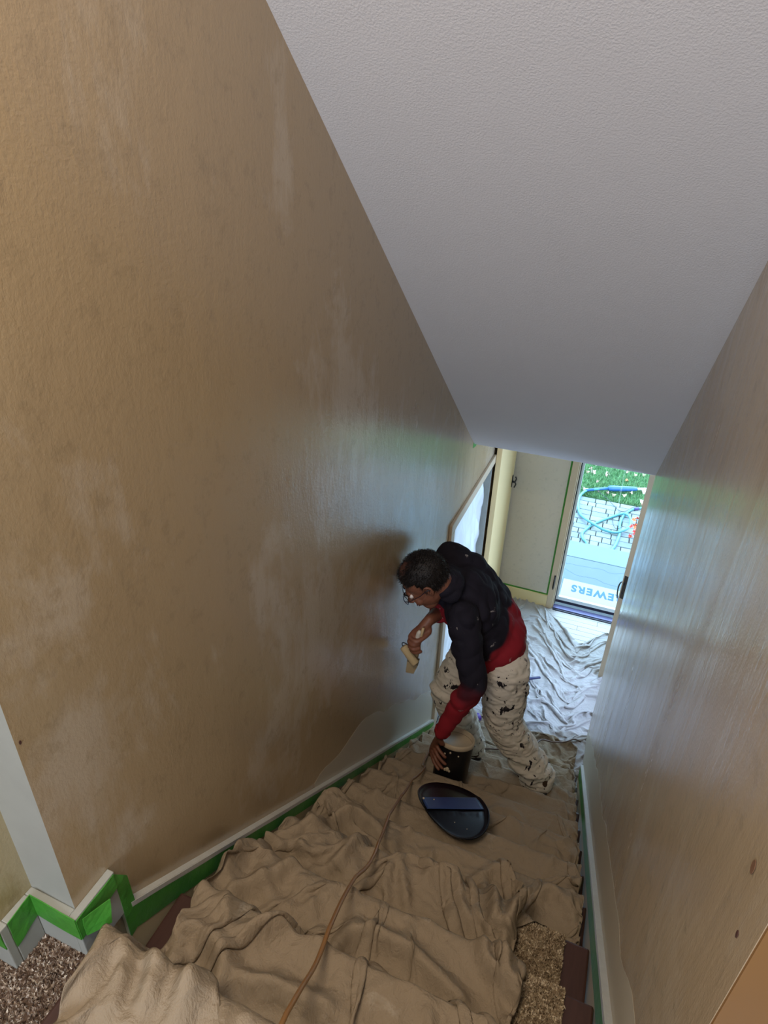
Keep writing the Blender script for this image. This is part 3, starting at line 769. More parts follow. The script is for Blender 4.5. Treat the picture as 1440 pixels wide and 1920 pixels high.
def cloth_obj(name, P, mat, label, mask=None, uvs=(1, 1), th=.0022):
    nu, nv = P.shape[:2]; idx = np.arange(nu * nv).reshape(nu, nv)
    F = np.stack([idx[:-1, :-1], idx[1:, :-1], idx[1:, 1:], idx[:-1, 1:]], -1)
    if mask is not None: F = F[mask[:-1, :-1] & mask[1:, 1:] & mask[1:, :-1] & mask[:-1, 1:]]
    F = F.reshape(-1, 4)
    used = np.unique(F); re = np.full(nu * nv, -1); re[used] = np.arange(len(used))
    me = bpy.data.meshes.new(name); me.from_pydata(P.reshape(-1, 3)[used].tolist(), [], re[F].tolist())
    at = me.attributes.new('weave', 'FLOAT_VECTOR', 'POINT')
    U, Vv = np.meshgrid(np.arange(nu) * uvs[0], np.arange(nv) * uvs[1], indexing='ij')
    at.data.foreach_set('vector', np.stack([U, Vv, 0 * U], -1).reshape(-1, 3)[used].astype(np.float32).ravel())
    o = mobj(name, me, mat, None, True)
    sm = o.modifiers.new('thickness', 'SOLIDIFY'); sm.thickness = th; sm.offset = 1
    ss = o.modifiers.new('smooth', 'SUBSURF'); ss.levels = ss.render_levels = 1
    tag(o, label, 'drop cloth'); return o
def canvas(name, a, b, c):
    M = Mat(name, a, .88, .15)
    at = M.n('ShaderNodeAttribute'); at.attribute_name = 'weave'
    v = at.outputs['Vector']
    big = M.noise(v, 3.5, 5, .6); col = M.mix(big, a, b)
    spots = M.ramp(M.noise(v, 9, 5, .65, .6), [(.66, K_), (.74, W_)])
    f2 = M.n('ShaderNodeMath', _operation='MULTIPLY'); M.l(spots, f2.inputs[0]); f2.inputs[1].default_value = .45
    col = M.mix(f2.outputs[0], col, c); M.color(col)
    wv = M.n('ShaderNodeTexWave'); wv.inputs['Scale'].default_value = 9; wv.inputs['Distortion'].default_value = 14; wv.inputs['Detail'].default_value = 3; M.l(v, wv.inputs['Vector'])
    nn = M.noise(v, 260, 3); ad = M.n('ShaderNodeMath', _operation='MULTIPLY_ADD'); M.l(nn, ad.inputs[0]); ad.inputs[1].default_value = 1.2; M.l(wv.outputs['Fac'], ad.inputs[2])
    fold = M.noise(v, 26, 5, .6, 1.4)
    ad2 = M.n('ShaderNodeMath', _operation='MULTIPLY_ADD'); M.l(fold, ad2.inputs[0]); ad2.inputs[1].default_value = 5; M.l(ad.outputs[0], ad2.inputs[2])
    M.bump(ad2.outputs[0], .7, .002)
    return M.m
m_canvas = canvas('beige_canvas', srgb(152, 137, 117), srgb(140, 126, 106), srgb(180, 171, 156))
m_canvas2 = canvas('bleached_canvas', srgb(178, 176, 176), srgb(168, 166, 166), srgb(196, 196, 198))

# fold ridges of the upper and lower canvas: (points on plan, height, half width)
RIDGES = [
    ([(-0.685, 0.294), (-0.685, 0.409), (-0.793, 0.546), (-0.72, 0.621), (-0.711, 0.796), (-0.719, 0.98), (-0.656, 1.067), (-0.597, 1.255), (-0.489, 1.288), (-0.428, 1.245)], 0.05, 0.034),
    ([(-0.677, 0.875), (-0.66, 1.023), (-0.557, 0.985), (-0.494, 1.038), (-0.476, 1.257)], 0.028, 0.02),
    ([(-0.793, 0.546), (-0.731, 0.517), (-0.62, 0.378), (-0.626, 0.319)], 0.035, 0.022),
    ([(-0.738, 0.588), (-0.656, 0.549), (-0.567, 0.4), (-0.566, 0.344)], 0.045, 0.03),
    ([(-0.666, 0.618), (-0.671, 0.737), (-0.592, 0.845), (-0.533, 1.007)], 0.035, 0.025),
    ([(-0.701, 0.769), (-0.651, 0.731), (-0.554, 0.58), (-0.549, 0.514)], 0.03, 0.018),
    ([(-0.697, 0.537), (-0.616, 0.56), (-0.541, 0.551), (-0.512, 0.499), (-0.498, 0.372)], 0.055, 0.035),
    ([(-0.518, 0.517), (-0.406, 0.542), (-0.266, 0.555)], 0.04, 0.03),
    ([(-0.582, 0.562), (-0.488, 0.637), (-0.394, 0.769)], 0.035, 0.022),
    ([(-0.367, 0.634), (-0.354, 0.772), (-0.238, 0.8), (-0.104, 0.763), (-0.017, 0.726)], 0.045, 0.03),
    ([(-0.094, 1.267), (-0.032, 1.064), (-0.034, 0.866), (0.035, 0.821), (0.089, 0.769)], 0.04, 0.022),
    ([(-0.009, 1.322), (0.058, 1.24), (0.01, 1.043), (0.022, 0.852), (0.105, 0.776)], 0.05, 0.024),
    ([(0.071, 1.263), (0.112, 1.325), (0.168, 1.286), (0.208, 1.225)], 0.045, 0.022),
    ([(-0.188, 1.247), (-0.124, 1.057), (-0.052, 0.988)], 0.02, 0.012),
    ([(-0.385, 1.223), (-0.292, 1.036), (-0.249, 0.974)], 0.02, 0.012),
    ([(-0.422, 1.033), (-0.373, 0.847)], 0.015, 0.012),
    ([(0.171, 1.514), (0.19, 1.269)], 0.022, 0.012),
    ([(0.212, 1.765), (0.225, 1.495)], 0.03, 0.012),
    ([(0.167, 2.188), (0.234, 2.155), (0.236, 1.926)], 0.03, 0.013),
    ([(0.194, 2.659), (0.233, 2.439)], 0.025, 0.012),
    ([(-0.152, 1.99), (-0.03, 1.777), (0.019, 1.536)], 0.02, 0.012),
    ([(0.047, 1.695), (0.14, 1.71), (0.096, 1.482)], 0.02, 0.012),
    ([(-0.754, 1.45), (-0.813, 1.714), (-0.78, 1.948), (-0.775, 2.003)], 0.028, 0.015),
    ([(-0.696, 1.541), (-0.592, 1.545), (-0.575, 1.726)], 0.02, 0.014),
    ([(-0.746, 1.219), (-0.715, 1.324), (-0.7, 1.473)], 0.02, 0.014),
    ([(-0.825, 2.427), (-0.712, 2.434), (-0.556, 2.22)], 0.03, 0.016),
    ([(-0.308, 2.458), (-0.141, 2.634), (0.163, 2.444), (0.235, 2.422)], 0.024, 0.014),
    ([(-0.322, 2.213), (-0.105, 2.236), (0.083, 2.232)], 0.02, 0.014),
    ([(0.106, 2.641), (0.231, 3.125)], 0.025, 0.014),
    ([(0.083, 2.232), (0.168, 2.857), (0.242, 2.91)], 0.02, 0.012),
    ([(-0.054, 3.144), (0.127, 3.127), (0.24, 3.198)], 0.02, 0.014),
    ([(-0.281, 1.307), (-0.235, 1.077)], 0.014, 0.01),
    ([(0.055, 1.774), (0.143, 1.761), (0.239, 1.941)], 0.022, 0.012),
    ([(-0.54, 0.867), (-0.468, 0.807), (-0.451, 0.758)], 0.016, 0.012),
]

def crease(P, amp, k, seed, stretch=1., sig=.24):
    """thin wrinkles where smooth noise fields cross zero"""
    X, Y = P[..., 0], P[..., 1] * stretch; out_ = np.zeros_like(X)
    for q in range(3):
        n_ = fbm2(X, Y, k * (1, .7, 1.5)[q], seed + q); m_ = np.clip(.35 + fbm2(X, Y, k * .35, seed + 9 + q), 0, 1)
        out_ = np.maximum(out_, m_ * np.exp(-(n_ / sig) ** 2) * (1, 1.1, .6)[q])
    return out_ * amp
def ridge_field(X, Y, gain=1., wgain=1.):
    D = np.zeros_like(X)
    for pts, h, w_ in RIDGES:
        P2 = np.array([(p.x, p.y) for p in smooth_path([(a, b, 0) for a, b in pts], 5)])
        L = np.concatenate([[0], np.cumsum(np.hypot(*np.diff(P2, axis=0).T))]); L /= L[-1]
        best = np.full(X.shape, 9.); hh = np.zeros_like(X)
        for i in range(len(P2) - 1):
            a, b = P2[i], P2[i + 1]; d = b - a; q = d @ d + 1e-9
            t = np.clip(((X - a[0]) * d[0] + (Y - a[1]) * d[1]) / q, 0, 1)
            ds = np.hypot(X - a[0] - t * d[0], Y - a[1] - t * d[1]); m = ds < best
            tt_ = L[i] + t * (L[i + 1] - L[i]); best = np.where(m, ds, best); hh = np.where(m, h * np.clip(np.minimum(tt_, 1 - tt_) * 6 + .25, 0, 1), hh)
        D = np.maximum(D, gain * hh * np.exp(-(best / (w_ * wgain)) ** 2))
    return D
import time as _t; _t0 = _t.time()
CL = (XL + .030, XR - .034)
hf = HF(-1.2, 1.0, -.6, 5.0, .010)
# 1: floor cloth, heavily rucked
du = .014
def edge_pin(P, w=1):
    m = np.zeros(P.shape[:2], bool); m[:w] = m[-w:] = True; m[:, :w] = m[:, -w:] = True; return m
def sheet(x0, x1, y0, y1, ex, ey, zf, waves, seed, xmap=None):
    """waves: list of (amplitude, wavenumber, angle, angle spread)"""
    nu = int((y1 - y0) * ey / du) + 1; nv = int((x1 - x0) * ex / du) + 1
    U, V = np.meshgrid(np.linspace(0, 1, nu), np.linspace(0, 1, nv), indexing='ij')
    if xmap is not None: V = xmap(V, U)
    X = x0 + (x1 - x0) * V; Y = y0 + (y1 - y0) * U
    r = np.random.default_rng(seed); D = np.zeros_like(X)
    for amp, k, ang, spread in waves:
        W0 = np.zeros_like(X)
        for q in range(10):
            a = ang + spread * r.normal(); kk = k * (.7 + .7 * r.random())
            W0 += np.sin((X * math.cos(a) + Y * math.sin(a)) * kk + r.random() * 6.28 + .8 * fbm2(X, Y, 5, seed + q)) / 10 ** .5
        D += amp * W0 * (.55 + .45 * fbm2(X, Y, 4, seed + 77))
    return np.stack([X + .25 * D, Y + .2 * D, zf(Y) + np.abs(D) * 1.1], -1)
zfl = lambda Y: np.maximum(0, ZL - RISE * np.clip((Y - Y0) / RUN, 0, 12)) + .012
PF = sheet(-.725, .40, 3.10, 4.70, 1.36, 1.42, zfl, [(.036, 26, 1.2, .7), (.028, 48, .5, 1.0), (.012, 90, 1.0, 1.2)], 3)
PF[..., 0] += .075 * np.clip((PF[..., 1] - 4.0) / .12, 0, 1) * np.clip((-.45 - PF[..., 0]) / .25, 0, 1)
# far edge: pulled back in the middle so the boards show by the sill
X, Y = PF[..., 0].copy(), PF[..., 1].copy()
lim = np.interp(X, [-.8, -.30, -.22, -.04, .06, .10, .16, .30, .5], [4.84, 4.86, 4.80, 4.60, 4.42, 4.30, 4.50, 4.66, 4.7])
PF[..., 1] = 3.10 + (Y - 3.10) * (lim - 3.10) / 1.6
PF = drape(PF, du, du, 46, 7, (XL + .02, .60), None, bend=.5, bend4=.06, fr=.7, off=.004, pin=edge_pin(PF))
PF[..., 2] += crease(PF, .016, 15, 50)
cloth_obj('drop_cloth', PF, m_canvas2, 'rumpled pale drop cloth spread on the entry floor below the stairs', uvs=(du, du))
hf.add(PF)
# 2: long stair cloth
zst = lambda Y: np.maximum(0, ZL - SLOPE * (Y - Y0)) + .045
xm = lambda V, U: V - .055 * np.sin(2 * PI * V) * 1.0
PS = sheet(CL[0] + .004, CL[1] - .004, 1.02, 3.30, 1.26, 1.72, zst, [(.030, 38, .05, .3), (.015, 75, .3, .5), (.016, 36, -.9, .4)], 21, xm)
PS[..., 0] += .10 * np.clip((1.45 - PS[..., 1]) / .3, 0, 1) * np.clip((-.30 - PS[..., 0]) / .3, 0, 1)
PS[..., 1] += .13 * np.clip((1.5 - PS[..., 1]) / .48, 0, 1) * np.clip((PS[..., 0] - .0) / .12, 0, 1)
PS = drape(PS, du, du, 60, 7, CL, hf, off=.022, bend=.45, bend4=.05, fr=.7, pin=edge_pin(PS))
PS[..., 2] += crease(PS, .015, 15, 60, .8) * np.clip((PS[..., 1] - 1.1) / .3, 0, 1)
PS[..., 2] += ridge_field(PS[..., 0], PS[..., 1], .85, .8) * (PS[..., 1] > .9)
for cx_, cy_, cr_, cz_, yl_ in ((-.405, 2.10, .105, .768, 2.04), (-.06, 2.47, .13, .556, 2.27), (-.49, 2.66, .13, .388, 2.50), (-.40, 2.65, .10, .388, 2.50)):   # pressed flat under the bucket and the shoes
    rr_ = np.hypot(PS[..., 0] - cx_, PS[..., 1] - cy_); kk_ = np.clip((cr_ + .03 - rr_) / .03, 0, 1) * (PS[..., 1] > yl_)
    PS[..., 2] = np.where(PS[..., 2] > cz_, PS[..., 2] * (1 - kk_) + cz_ * kk_, PS[..., 2])
cloth_obj('drop_cloth', PS, m_canvas, 'long beige canvas drop cloth draped down the lower stairs under the painter', uvs=(du, du))
hf.add(PS)
# 3: upper cloth over the landing edge and the first steps, bunched
PU = sheet(-.70, .045, -.20, 1.40, 1.40, 1.75, lambda Y: np.minimum(zst(Y), ZL + .02) + .05, [(.045, 24, .6, .5), (.026, 40, -.4, .6), (.012, 80, .9, .8)], 40)
X, Y = PU[..., 0].copy(), PU[..., 1].copy()
tt = np.clip((Y - .45) / .6, 0, 1)
PU[..., 0] = X + tt * .03 * np.clip((X + .3) / .4, 0, 1) + .03 * fbm2(X, Y, 7, 5) + np.clip((.75 - Y) / .4, 0, 1) * .06 * np.clip((-.3 - X) / .4, 0, 1)
PU[..., 1] = Y - .28 * np.clip(X + .32, 0, 1) * tt - .10 * np.clip(-.45 - X, 0, 1) + .02 * fbm2(X, Y, 9, 6) * tt
PU = drape(PU, du, du, 60, 7, (CL[0], CL[1] - .06), hf, off=.022, bend=.5, bend4=.08, fr=.7, pin=edge_pin(PU))
PU[..., 2] += crease(PU, .028, 9, 71, 1., .2) + crease(PU, .010, 18, 80)
PU[..., 2] += ridge_field(PU[..., 0], PU[..., 1], 1.25, .75)
cloth_obj('drop_cloth', PU, m_canvas, 'bunched beige canvas drop cloth heaped over the landing edge and top steps', uvs=(du, du))
hf.add(PU)
print('cloth time', round(_t.time() - _t0, 1))
# ------------------------------------------------------------ things lying on the cloths
def top(x, y, rad=0):
    q = hf.at(np.array([[x, y, 0.]])); h0 = float(q[0])
    k = min(12, max(0, math.ceil((y - Y0 - .02) / RUN))); return max(h0, ZL - RISE * k + .022)
# paint bucket
BX, BY, BZ = -.405, 2.10, .775
m_bucket = plain('black_bucket_plastic', srgb(20, 20, 22), .38, .5, var=.2, vs=30)
m_paint = plain('cream_wet_paint', srgb(160, 144, 116), .22, .5)
m_rim = plain('cream_paint_crusted_rim', srgb(190, 176, 152), .45, .4, var=.08, vs=50, bump=.3)
BT = Matrix.Translation((BX, BY, BZ)) @ Matrix.Rotation(-.30, 4, 'X') @ Matrix.Translation((-BX, -BY, -BZ))
def bobj(name, bm, mat, sm=True):
    bmesh.ops.transform(bm, matrix=BT, verts=bm.verts); return obj(name, bm, mat, bk, sm)
bk = thing('paint_bucket', 'black paint bucket full of cream paint standing by the painter\'s hand', 'bucket', (BX, BY, BZ))
bm = BM(); lathe(bm, [(.080, 0), (.084, .004), (.089, .235), (.089, .258), (.083, .258), (.080, .225), (.079, .2)], 40, (BX, BY, BZ)); bobj('bucket_body', bm, m_bucket)
bm = BM(); lathe(bm, [(.0895, .240), (.0925, .243), (.0925, .262), (.088, .266), (.0815, .262), (.0815, .235)], 40, (BX, BY, BZ)); bobj('rim', bm, m_rim)
bm = BM(); lathe(bm, [(.0805, .228), (.0805, .238), (.04, .2385), (.001, .2385)], 40, (BX, BY, BZ)); bobj('paint', bm, m_paint)
for i, (a, z, r) in enumerate(((-1.62, .135, .0105), (-1.5, .128, .006), (-1.75, .130, .007), (-1.15, .215, .004), (-1.9, .21, .0045), (-2.1, .16, .003), (-1.25, .08, .003), (-1.60, .225, .005))):
    bm = BM(); p = Vector((BX + .0895 * math.cos(a), BY + .0895 * math.sin(a), BZ + z)); g_ = bmesh.ops.create_icosphere(bm, subdivisions=2, radius=r)
    bmesh.ops.scale(bm, vec=(1, .45, 1.15), verts=g_['verts']); bmesh.ops.translate(bm, vec=p, verts=g_['verts']); bobj('paint_drip', bm, m_rim)['label'] = 'cream splotch on the black side'
bm = BM(); tube(bm, smooth_path([(BX + .09, BY + .01, BZ + .235), (BX + .085, BY + .075, BZ + .20), (BX + .02, BY + .112, BZ + .175), (BX - .05, BY + .10, BZ + .18), (BX - .088, BY + .01, BZ + .235)], 6), .0022, 8); bobj('wire_handle', bm, m_black)

# black oval tray bent over the stair edge
m_tray = Mat('black_glossy_plastic', srgb(10, 10, 13), .30, .35).m
m_trayb = Mat('painted_blue_reflection', srgb(40, 62, 112), .36, .5).m  # blue reflection on the black plastic, painted as its own colour
tx = thing('paint_tray', 'black oval plastic tray with a painted blue reflection lying on the canvas', 'tray', (-.28, 1.64, 1.22))
cen = Vector((-.283, 1.615, 1.282))
# local frame: A runs along the painted blue reflection, B across it down the stairs, N up
A_ = Vector((.88, .46, -.20)).normalized(); N0 = Vector((.05, .50, .86)).normalized()
B_ = N0.cross(A_).normalized(); N_ = A_.cross(B_).normalized()
if N_.z < 0: N_ = -N_
BSIGN = 1 if B_.y < 0 else -1
def tray_pt(a, b):
    # a, b in -1..1 on an oval sheet; bend: far lobe lifted, near lobe dipping
    ra, rb = .135, .190
    x = a * ra; y = b * rb
    if b > .28: z = (-.05 if BSIGN > 0 else -.02) * (b - .28) ** 1.3
    elif b < -.30: z = (-.05 if BSIGN < 0 else -.02) * (-b - .30) ** 1.3
    else: z = .004
    return cen + A_ * x + B_ * y + N_ * z
bm = BM(); nr, na = 16, 48
rings = []
for i in range(nr + 1):
    r = i / nr; ring = []
    for k in range(na):
        t = 2 * PI * k / na; a, b = r * math.cos(t), r * math.sin(t)
        p = tray_pt(a, b)
        lift = max(0, r - .93) / .07 * .012
        ring.append(bm.verts.new(p + N_ * lift))
    rings.append(ring)
for i in range(nr):
    for k in range(na):
        f = bm.faces.new((rings[i][k], rings[i][(k + 1) % na], rings[i + 1][(k + 1) % na], rings[i + 1][k])) if i else None
c0 = rings[0]
for v in c0[1:]: bm.verts.remove(v)
for k in range(na): bm.faces.new((c0[0], rings[1][(k + 1) % na], rings[1][k]))
bmesh.ops.recalc_face_normals(bm, faces=bm.faces)
tr = obj('tray_body', bm, m_tray, tx, True); tr.modifiers.new('s', 'SOLIDIFY').thickness = .004
bm = BM(); G = []
for i in range(21):
    row_ = []
    bb = -.20 + .46 * i / 20
    w_ = math.sqrt(max(0, 1 - bb * bb)) * .90
    for k in range(21): row_.append(bm.verts.new(tray_pt((-1 + 2 * k / 20) * w_, bb) + N_ * .006 + B_ * (.02 * (k / 20 - .5))))
    G.append(row_)
for i in range(20):
    for k in range(20): bm.faces.new((G[i][k], G[i + 1][k], G[i + 1][k + 1], G[i][k + 1]))
bmesh.ops.recalc_face_normals(bm, faces=bm.faces)
o = obj('tray_reflection', bm, m_trayb, tx, True); o['label'] = 'blue reflection painted across the middle'; o.modifiers.new('s', 'SOLIDIFY').thickness = .002
for a, b, r in ((-.86, .12, .0045), (-.55, .10, .003), (-.2, -.6, .002), (.1, -.75, .002)):
    bm = BM(); g_ = bmesh.ops.create_icosphere(bm, subdivisions=2, radius=r); bmesh.ops.translate(bm, vec=tray_pt(a, b) + N_ * .008, verts=g_['verts']); obj('paint_spot', bm, m_rim, tx, True)

# extension cord over the cloths (copper-tan)
m_cord = plain('tan_cord_vinyl', srgb(134, 98, 60), .35, .5)
cp = [(-.318, .40), (-.331, .518), (-.345, .62), (-.374, .784), (-.392, .90), (-.395, 1.01), (-.41, 1.12), (-.435, 1.235), (-.46, 1.37), (-.478, 1.494), (-.488, 1.62), (-.502, 1.758), (-.51, 1.88), (-.512, 2.02), (-.55, 2.12), (-.56, 2.3)]
def drape_line(pts, r, n=8, lift=.004):
    P2 = smooth_path([(x, y, 0) for x, y in pts], n); P3 = []
    zz = [max(top(p.x + dx, p.y + dy) for dx in (-.01, 0, .01) for dy in (-.012, 0, .012)) for p in P2]
    # taut hull: the cord bridges between high points
    zz = np.array(zz); yy = np.array([p.y for p in P2])
    for it in range(160):
        m = zz.copy(); m[1:-1] = np.maximum(zz[1:-1], (m[:-2] + m[2:]) / 2 - .0002); zz = m
    return [Vector((p.x, p.y, z + r + lift)) for p, z in zip(P2, zz)]
bm = BM(); tube(bm, drape_line(cp, .0052), .0052, 8); tag(obj('extension_cord', bm, m_cord, None, True), 'long tan cord running down the middle of the canvas to the bucket', 'cord')
cp2 = [(-.40, 2.80), (-.36, 2.86), (-.27, 2.90), (-.194, 2.921), (-.12, 2.98), (-.05, 3.15), (-.016, 3.24), (.06, 3.25), (.141, 3.28), (.20, 3.34), (.235, 3.36)]
bm = BM(); tube(bm, drape_line(cp2, .0045), .0045, 8); tag(obj('extension_cord', bm, plain('dark_cord_vinyl', srgb(84, 62, 48), .4), None, True), 'thin dark brown cord crossing the cloth at the foot of the stairs', 'cord')

# small things on the entry cloth
m_purple = plain('purple_plastic', srgb(84, 48, 150), .4, .5)
pb = thing('paint_bottle', 'small purple capped bottle lying behind the painter\'s legs', 'bottle', (-.50, 3.26, .05))
Mx = Matrix.Translation((-.497, 3.24, max(top(-.50, 3.26), top(-.53, 3.2), top(-.46, 3.24)) + .030)) @ Matrix.Rotation(.9, 4, 'Z') @ Matrix.Rotation(PI / 2, 4, 'Y')
bm = BM(); lathe(bm, [(.026, -.13), (.031, -.125), (.031, -.02), (.022, .0)], 20, M=Mx); obj('bottle_body', bm, plain('lilac_plastic', srgb(150, 150, 205), .4), pb, True)
bm = BM(); lathe(bm, [(.027, 0), (.029, .004), (.029, .045), (.026, .05)], 20, M=Mx); obj('cap', bm, m_purple, pb, True)
zz = top(-.17, 3.86) + .012
sb = thing('putty_knife', 'dark blue handled scraper half under the pale cloth folds', 'scraper', (-.18, 3.85, zz))
Mx = Matrix.Translation((-.175, 3.85, zz)) @ Matrix.Rotation(.55, 4, 'Z')
bm = BM(); box(bm, -.055, .055, -.010, .010, -.007, .007, bev=.005); bmesh.ops.transform(bm, matrix=Mx, verts=bm.verts); obj('handle', bm, plain('navy_plastic', srgb(40, 44, 90), .4), sb)
bm = BM(); box(bm, -.11, -.05, -.02, .02, -.001, .001); bmesh.ops.transform(bm, matrix=Mx, verts=bm.verts); obj('blade', bm, plain('steel', srgb(150, 150, 160), .3, .5, 1.), sb)

# marks on the walls
dent('wall_dent', 'brown oval filler spot high on the right wall near its near end', (XR - .0005, .573, 2.785), (-1, 0, 0), .0075, m_hole2)
dent('wall_hole', 'dark hole in the right wall near the ochre edge', (XR - .0005, .535, 2.712), (-1, 0, 0), .0042, m_hole)
dent('wall_nail_hole', 'tiny red-brown nail hole in the left wall by the white strip', (XL + .0005, .428, 2.689), (1, 0, 0), .0028, m_hole)
# ------------------------------------------------------------ the painter
V3 = Vector
def chain(bm, pts, rs, seg=14):
    """tapered limb with round ends"""
    P = smooth_path(pts, 5); n = len(pts); R = []
    for i in range(n - 1):
        for k in range(5): R.append(rs[i] + (rs[i + 1] - rs[i]) * k / 5)
    R.append(rs[-1])
    def cap(p, q, r):
        d = (p - q).normalized(); return [(p + d * r * math.sin(t), r * math.cos(t)) for t in (1.35, .95, .5)]
    a = cap(P[0], P[1], R[0]); b = cap(P[-1], P[-2], R[-1])
    PP = [x for x, _ in a] + P + [x for x, _ in b[::-1]]; RR = [r for _, r in a] + R + [r for _, r in b[::-1]]
    tube(bm, PP, RR, seg)
def ell(bm, c, ax, r, seg=24):
    """ellipsoid: centre, 3 axes (columns), radii"""
    g_ = bmesh.ops.create_uvsphere(bm, u_segments=seg, v_segments=seg // 2, radius=1)
    M = Matrix([list(ax[0]) + [0], list(ax[1]) + [0], list(ax[2]) + [0], [0, 0, 0, 1]]).transposed()
    if ax[0] is Lh: r = [q * HS for q in r]
    M = Matrix.Translation(V3(c)) @ M @ Matrix.Diagonal((*r, 1))
    bmesh.ops.transform(bm, matrix=M, verts=g_['verts'])
def fuse(name, bm, voxel, smooth_it, mat, parent, disp=None):
    """voxel-fuse the rough limbs into one continuous surface and smooth it"""
    me = bpy.data.meshes.new(name + '_rough'); bm.to_mesh(me); bm.free()
    t = bpy.data.objects.new('tmp', me); C.objects.link(t)
    r = t.modifiers.new('r', 'REMESH'); r.mode = 'VOXEL'; r.voxel_size = voxel; r.adaptivity = 0
    s_ = t.modifiers.new('s', 'SMOOTH'); s_.iterations = smooth_it; s_.factor = .5
    bpy.context.view_layer.update(); dg = bpy.context.evaluated_depsgraph_get()
    m2 = bpy.data.meshes.new_from_object(t.evaluated_get(dg)); bpy.data.objects.remove(t)
    m2.name = name; m2.materials.clear()
    if disp is not None:
        n = len(m2.vertices); co = np.empty(n * 3, np.float32); no = np.empty(n * 3, np.float32)
        m2.vertices.foreach_get('co', co); m2.vertex_normals.foreach_get('vector', no)
        co = co.reshape(-1, 3); no = no.reshape(-1, 3); co = co + no * disp(co)[:, None]
        m2.vertices.foreach_set('co', co.astype(np.float32).ravel()); m2.update()
    return mobj(name, m2, mat, parent, True)
def verts_np(o):
    n = len(o.data.vertices); co = np.empty(n * 3, np.float32); o.data.vertices.foreach_get('co', co); return co.reshape(-1, 3)
# joints (metres); he faces the left wall, bent forward, left arm down to the bucket
PEL = V3((-.315, 2.52, 1.36)); CHE = V3((-.475, 2.43, 1.63)); NEK = V3((-.575, 2.40, 1.775))
SHL = V3((-.450, 2.225, 1.725)); SHR = V3((-.600, 2.54, 1.815))
ELL = V3((-.352, 2.14, 1.430)); WRL = V3((-.466, 2.082, 1.120))
ELR = V3((-.585, 2.44, 1.585)); WRR = V3((-.606, 2.235, 1.650))
HIL = V3((-.255, 2.43, 1.33)); HIR = V3((-.425, 2.57, 1.32))
KNL = V3((-.215, 2.42, .97)); ANL = V3((-.015, 2.465, .635))
KNR = V3((-.535, 2.52, .955)); ANR = V3((-.405, 2.665, .47))
HC = V3((-.628, 2.195, 1.893))
F_ = V3((-.67, -.25, -.70)).normalized(); U_ = V3((-.66, -.30, .66)); U_ = (U_ - F_ * U_.dot(F_)).normalized()
Lh = U_.cross(F_).normalized()
if Lh.y > 0: Lh = -Lh
HS = 1.08
def H(x, y, z): return HC + (Lh * x + F_ * y + U_ * z) * HS       # x: his left, y: forward, z: crown

def skin_mat():
    M = Mat('brown_skin', srgb(120, 76, 58), .48, .4); v = M.coord()
    f = M.noise(v, 30, 4); M.color(M.mix(f, srgb(104, 64, 50), srgb(134, 88, 68))); M.bump(M.noise(v, 300, 3), .1, .001)
    M.b.inputs['Subsurface Weight'].default_value = .05; M.b.inputs['Subsurface Radius'].default_value = (.01, .004, .002); return M.m
m_skin = skin_mat()
pr = thing('person', 'man in black-and-red shirt and spattered white trousers bending over a paint bucket', 'person', (-.2, 2.5, .53))
bm = BM()
# head
ell(bm, H(0, -.012, .028), (Lh, F_, U_), (.077, .098, .088))
ell(bm, H(0, .028, -.030), (Lh, F_, U_), (.064, .066, .082))
ell(bm, H(0, .050, -.090), (Lh, F_, U_), (.042, .040, .034))         # chin
ell(bm, H(0, .088, .008), (Lh, F_, U_), (.046, .012, .011))          # brow
chain(bm, [H(0, .088, -.002), H(0, .104, -.022), H(0, .114, -.038)], [.009, .011, .014], 10)   # nose
for s in (-1, 1):
    ell(bm, H(s * .013, .102, -.040), (Lh, F_, U_), (.009, .011, .008))
    ell(bm, H(s * .040, .066, -.035), (Lh, F_, U_), (.022, .022, .022))   # cheeks
    # ear: outer rim and lobe
    chain(bm, [H(s * .074, -.004, -.030), H(s * .084, -.020, -.012), H(s * .086, -.022, .012), H(s * .082, -.006, .022), H(s * .077, .004, .012)], [.007, .006, .006, .006, .005], 8)
    ell(bm, H(s * .078, -.008, -.004), (Lh, F_, U_), (.005, .014, .024))
ell(bm, H(0, .094, -.066), (Lh, F_, U_), (.024, .010, .006)); ell(bm, H(0, .091, -.076), (Lh, F_, U_), (.021, .010, .007))   # lips
# neck and trunk
chain(bm, [H(0, -.035, -.050), (H(0, -.045, -.09) + NEK) / 2, NEK], [.056, .056, .068], 18)
Ax = (NEK - PEL).normalized(); Lt = (SHL - SHR).normalized(); Ft = Lt.cross(Ax).normalized(); Lt = Ax.cross(Ft).normalized()
if Ft.x > 0: Ft = -Ft
ell(bm, CHE, (Lt, Ft, Ax), (.165, .105, .20)); ell(bm, (PEL + CHE) / 2, (Lt, Ft, Ax), (.145, .115, .18)); ell(bm, PEL, (Lt, Ft, Ax), (.155, .115, .13))
chain(bm, [SHL, CHE + Ax * .11, SHR], [.052, .075, .052])
# arms
chain(bm, [SHL, (SHL + ELL) / 2, ELL, (ELL * 2 + WRL) / 3, WRL], [.054, .048, .040, .040, .026])
chain(bm, [SHR, (SHR + ELR) / 2, ELR, (ELR * 2 + WRR) / 3, WRR], [.054, .048, .040, .040, .026])
# legs and feet
chain(bm, [HIL, (HIL + KNL) / 2, KNL, (KNL * 2 + ANL) / 3, ANL], [.088, .076, .056, .056, .036])
chain(bm, [HIR, (HIR + KNR) / 2, KNR, (KNR * 2 + ANR) / 3, ANR], [.088, .076, .056, .056, .036])
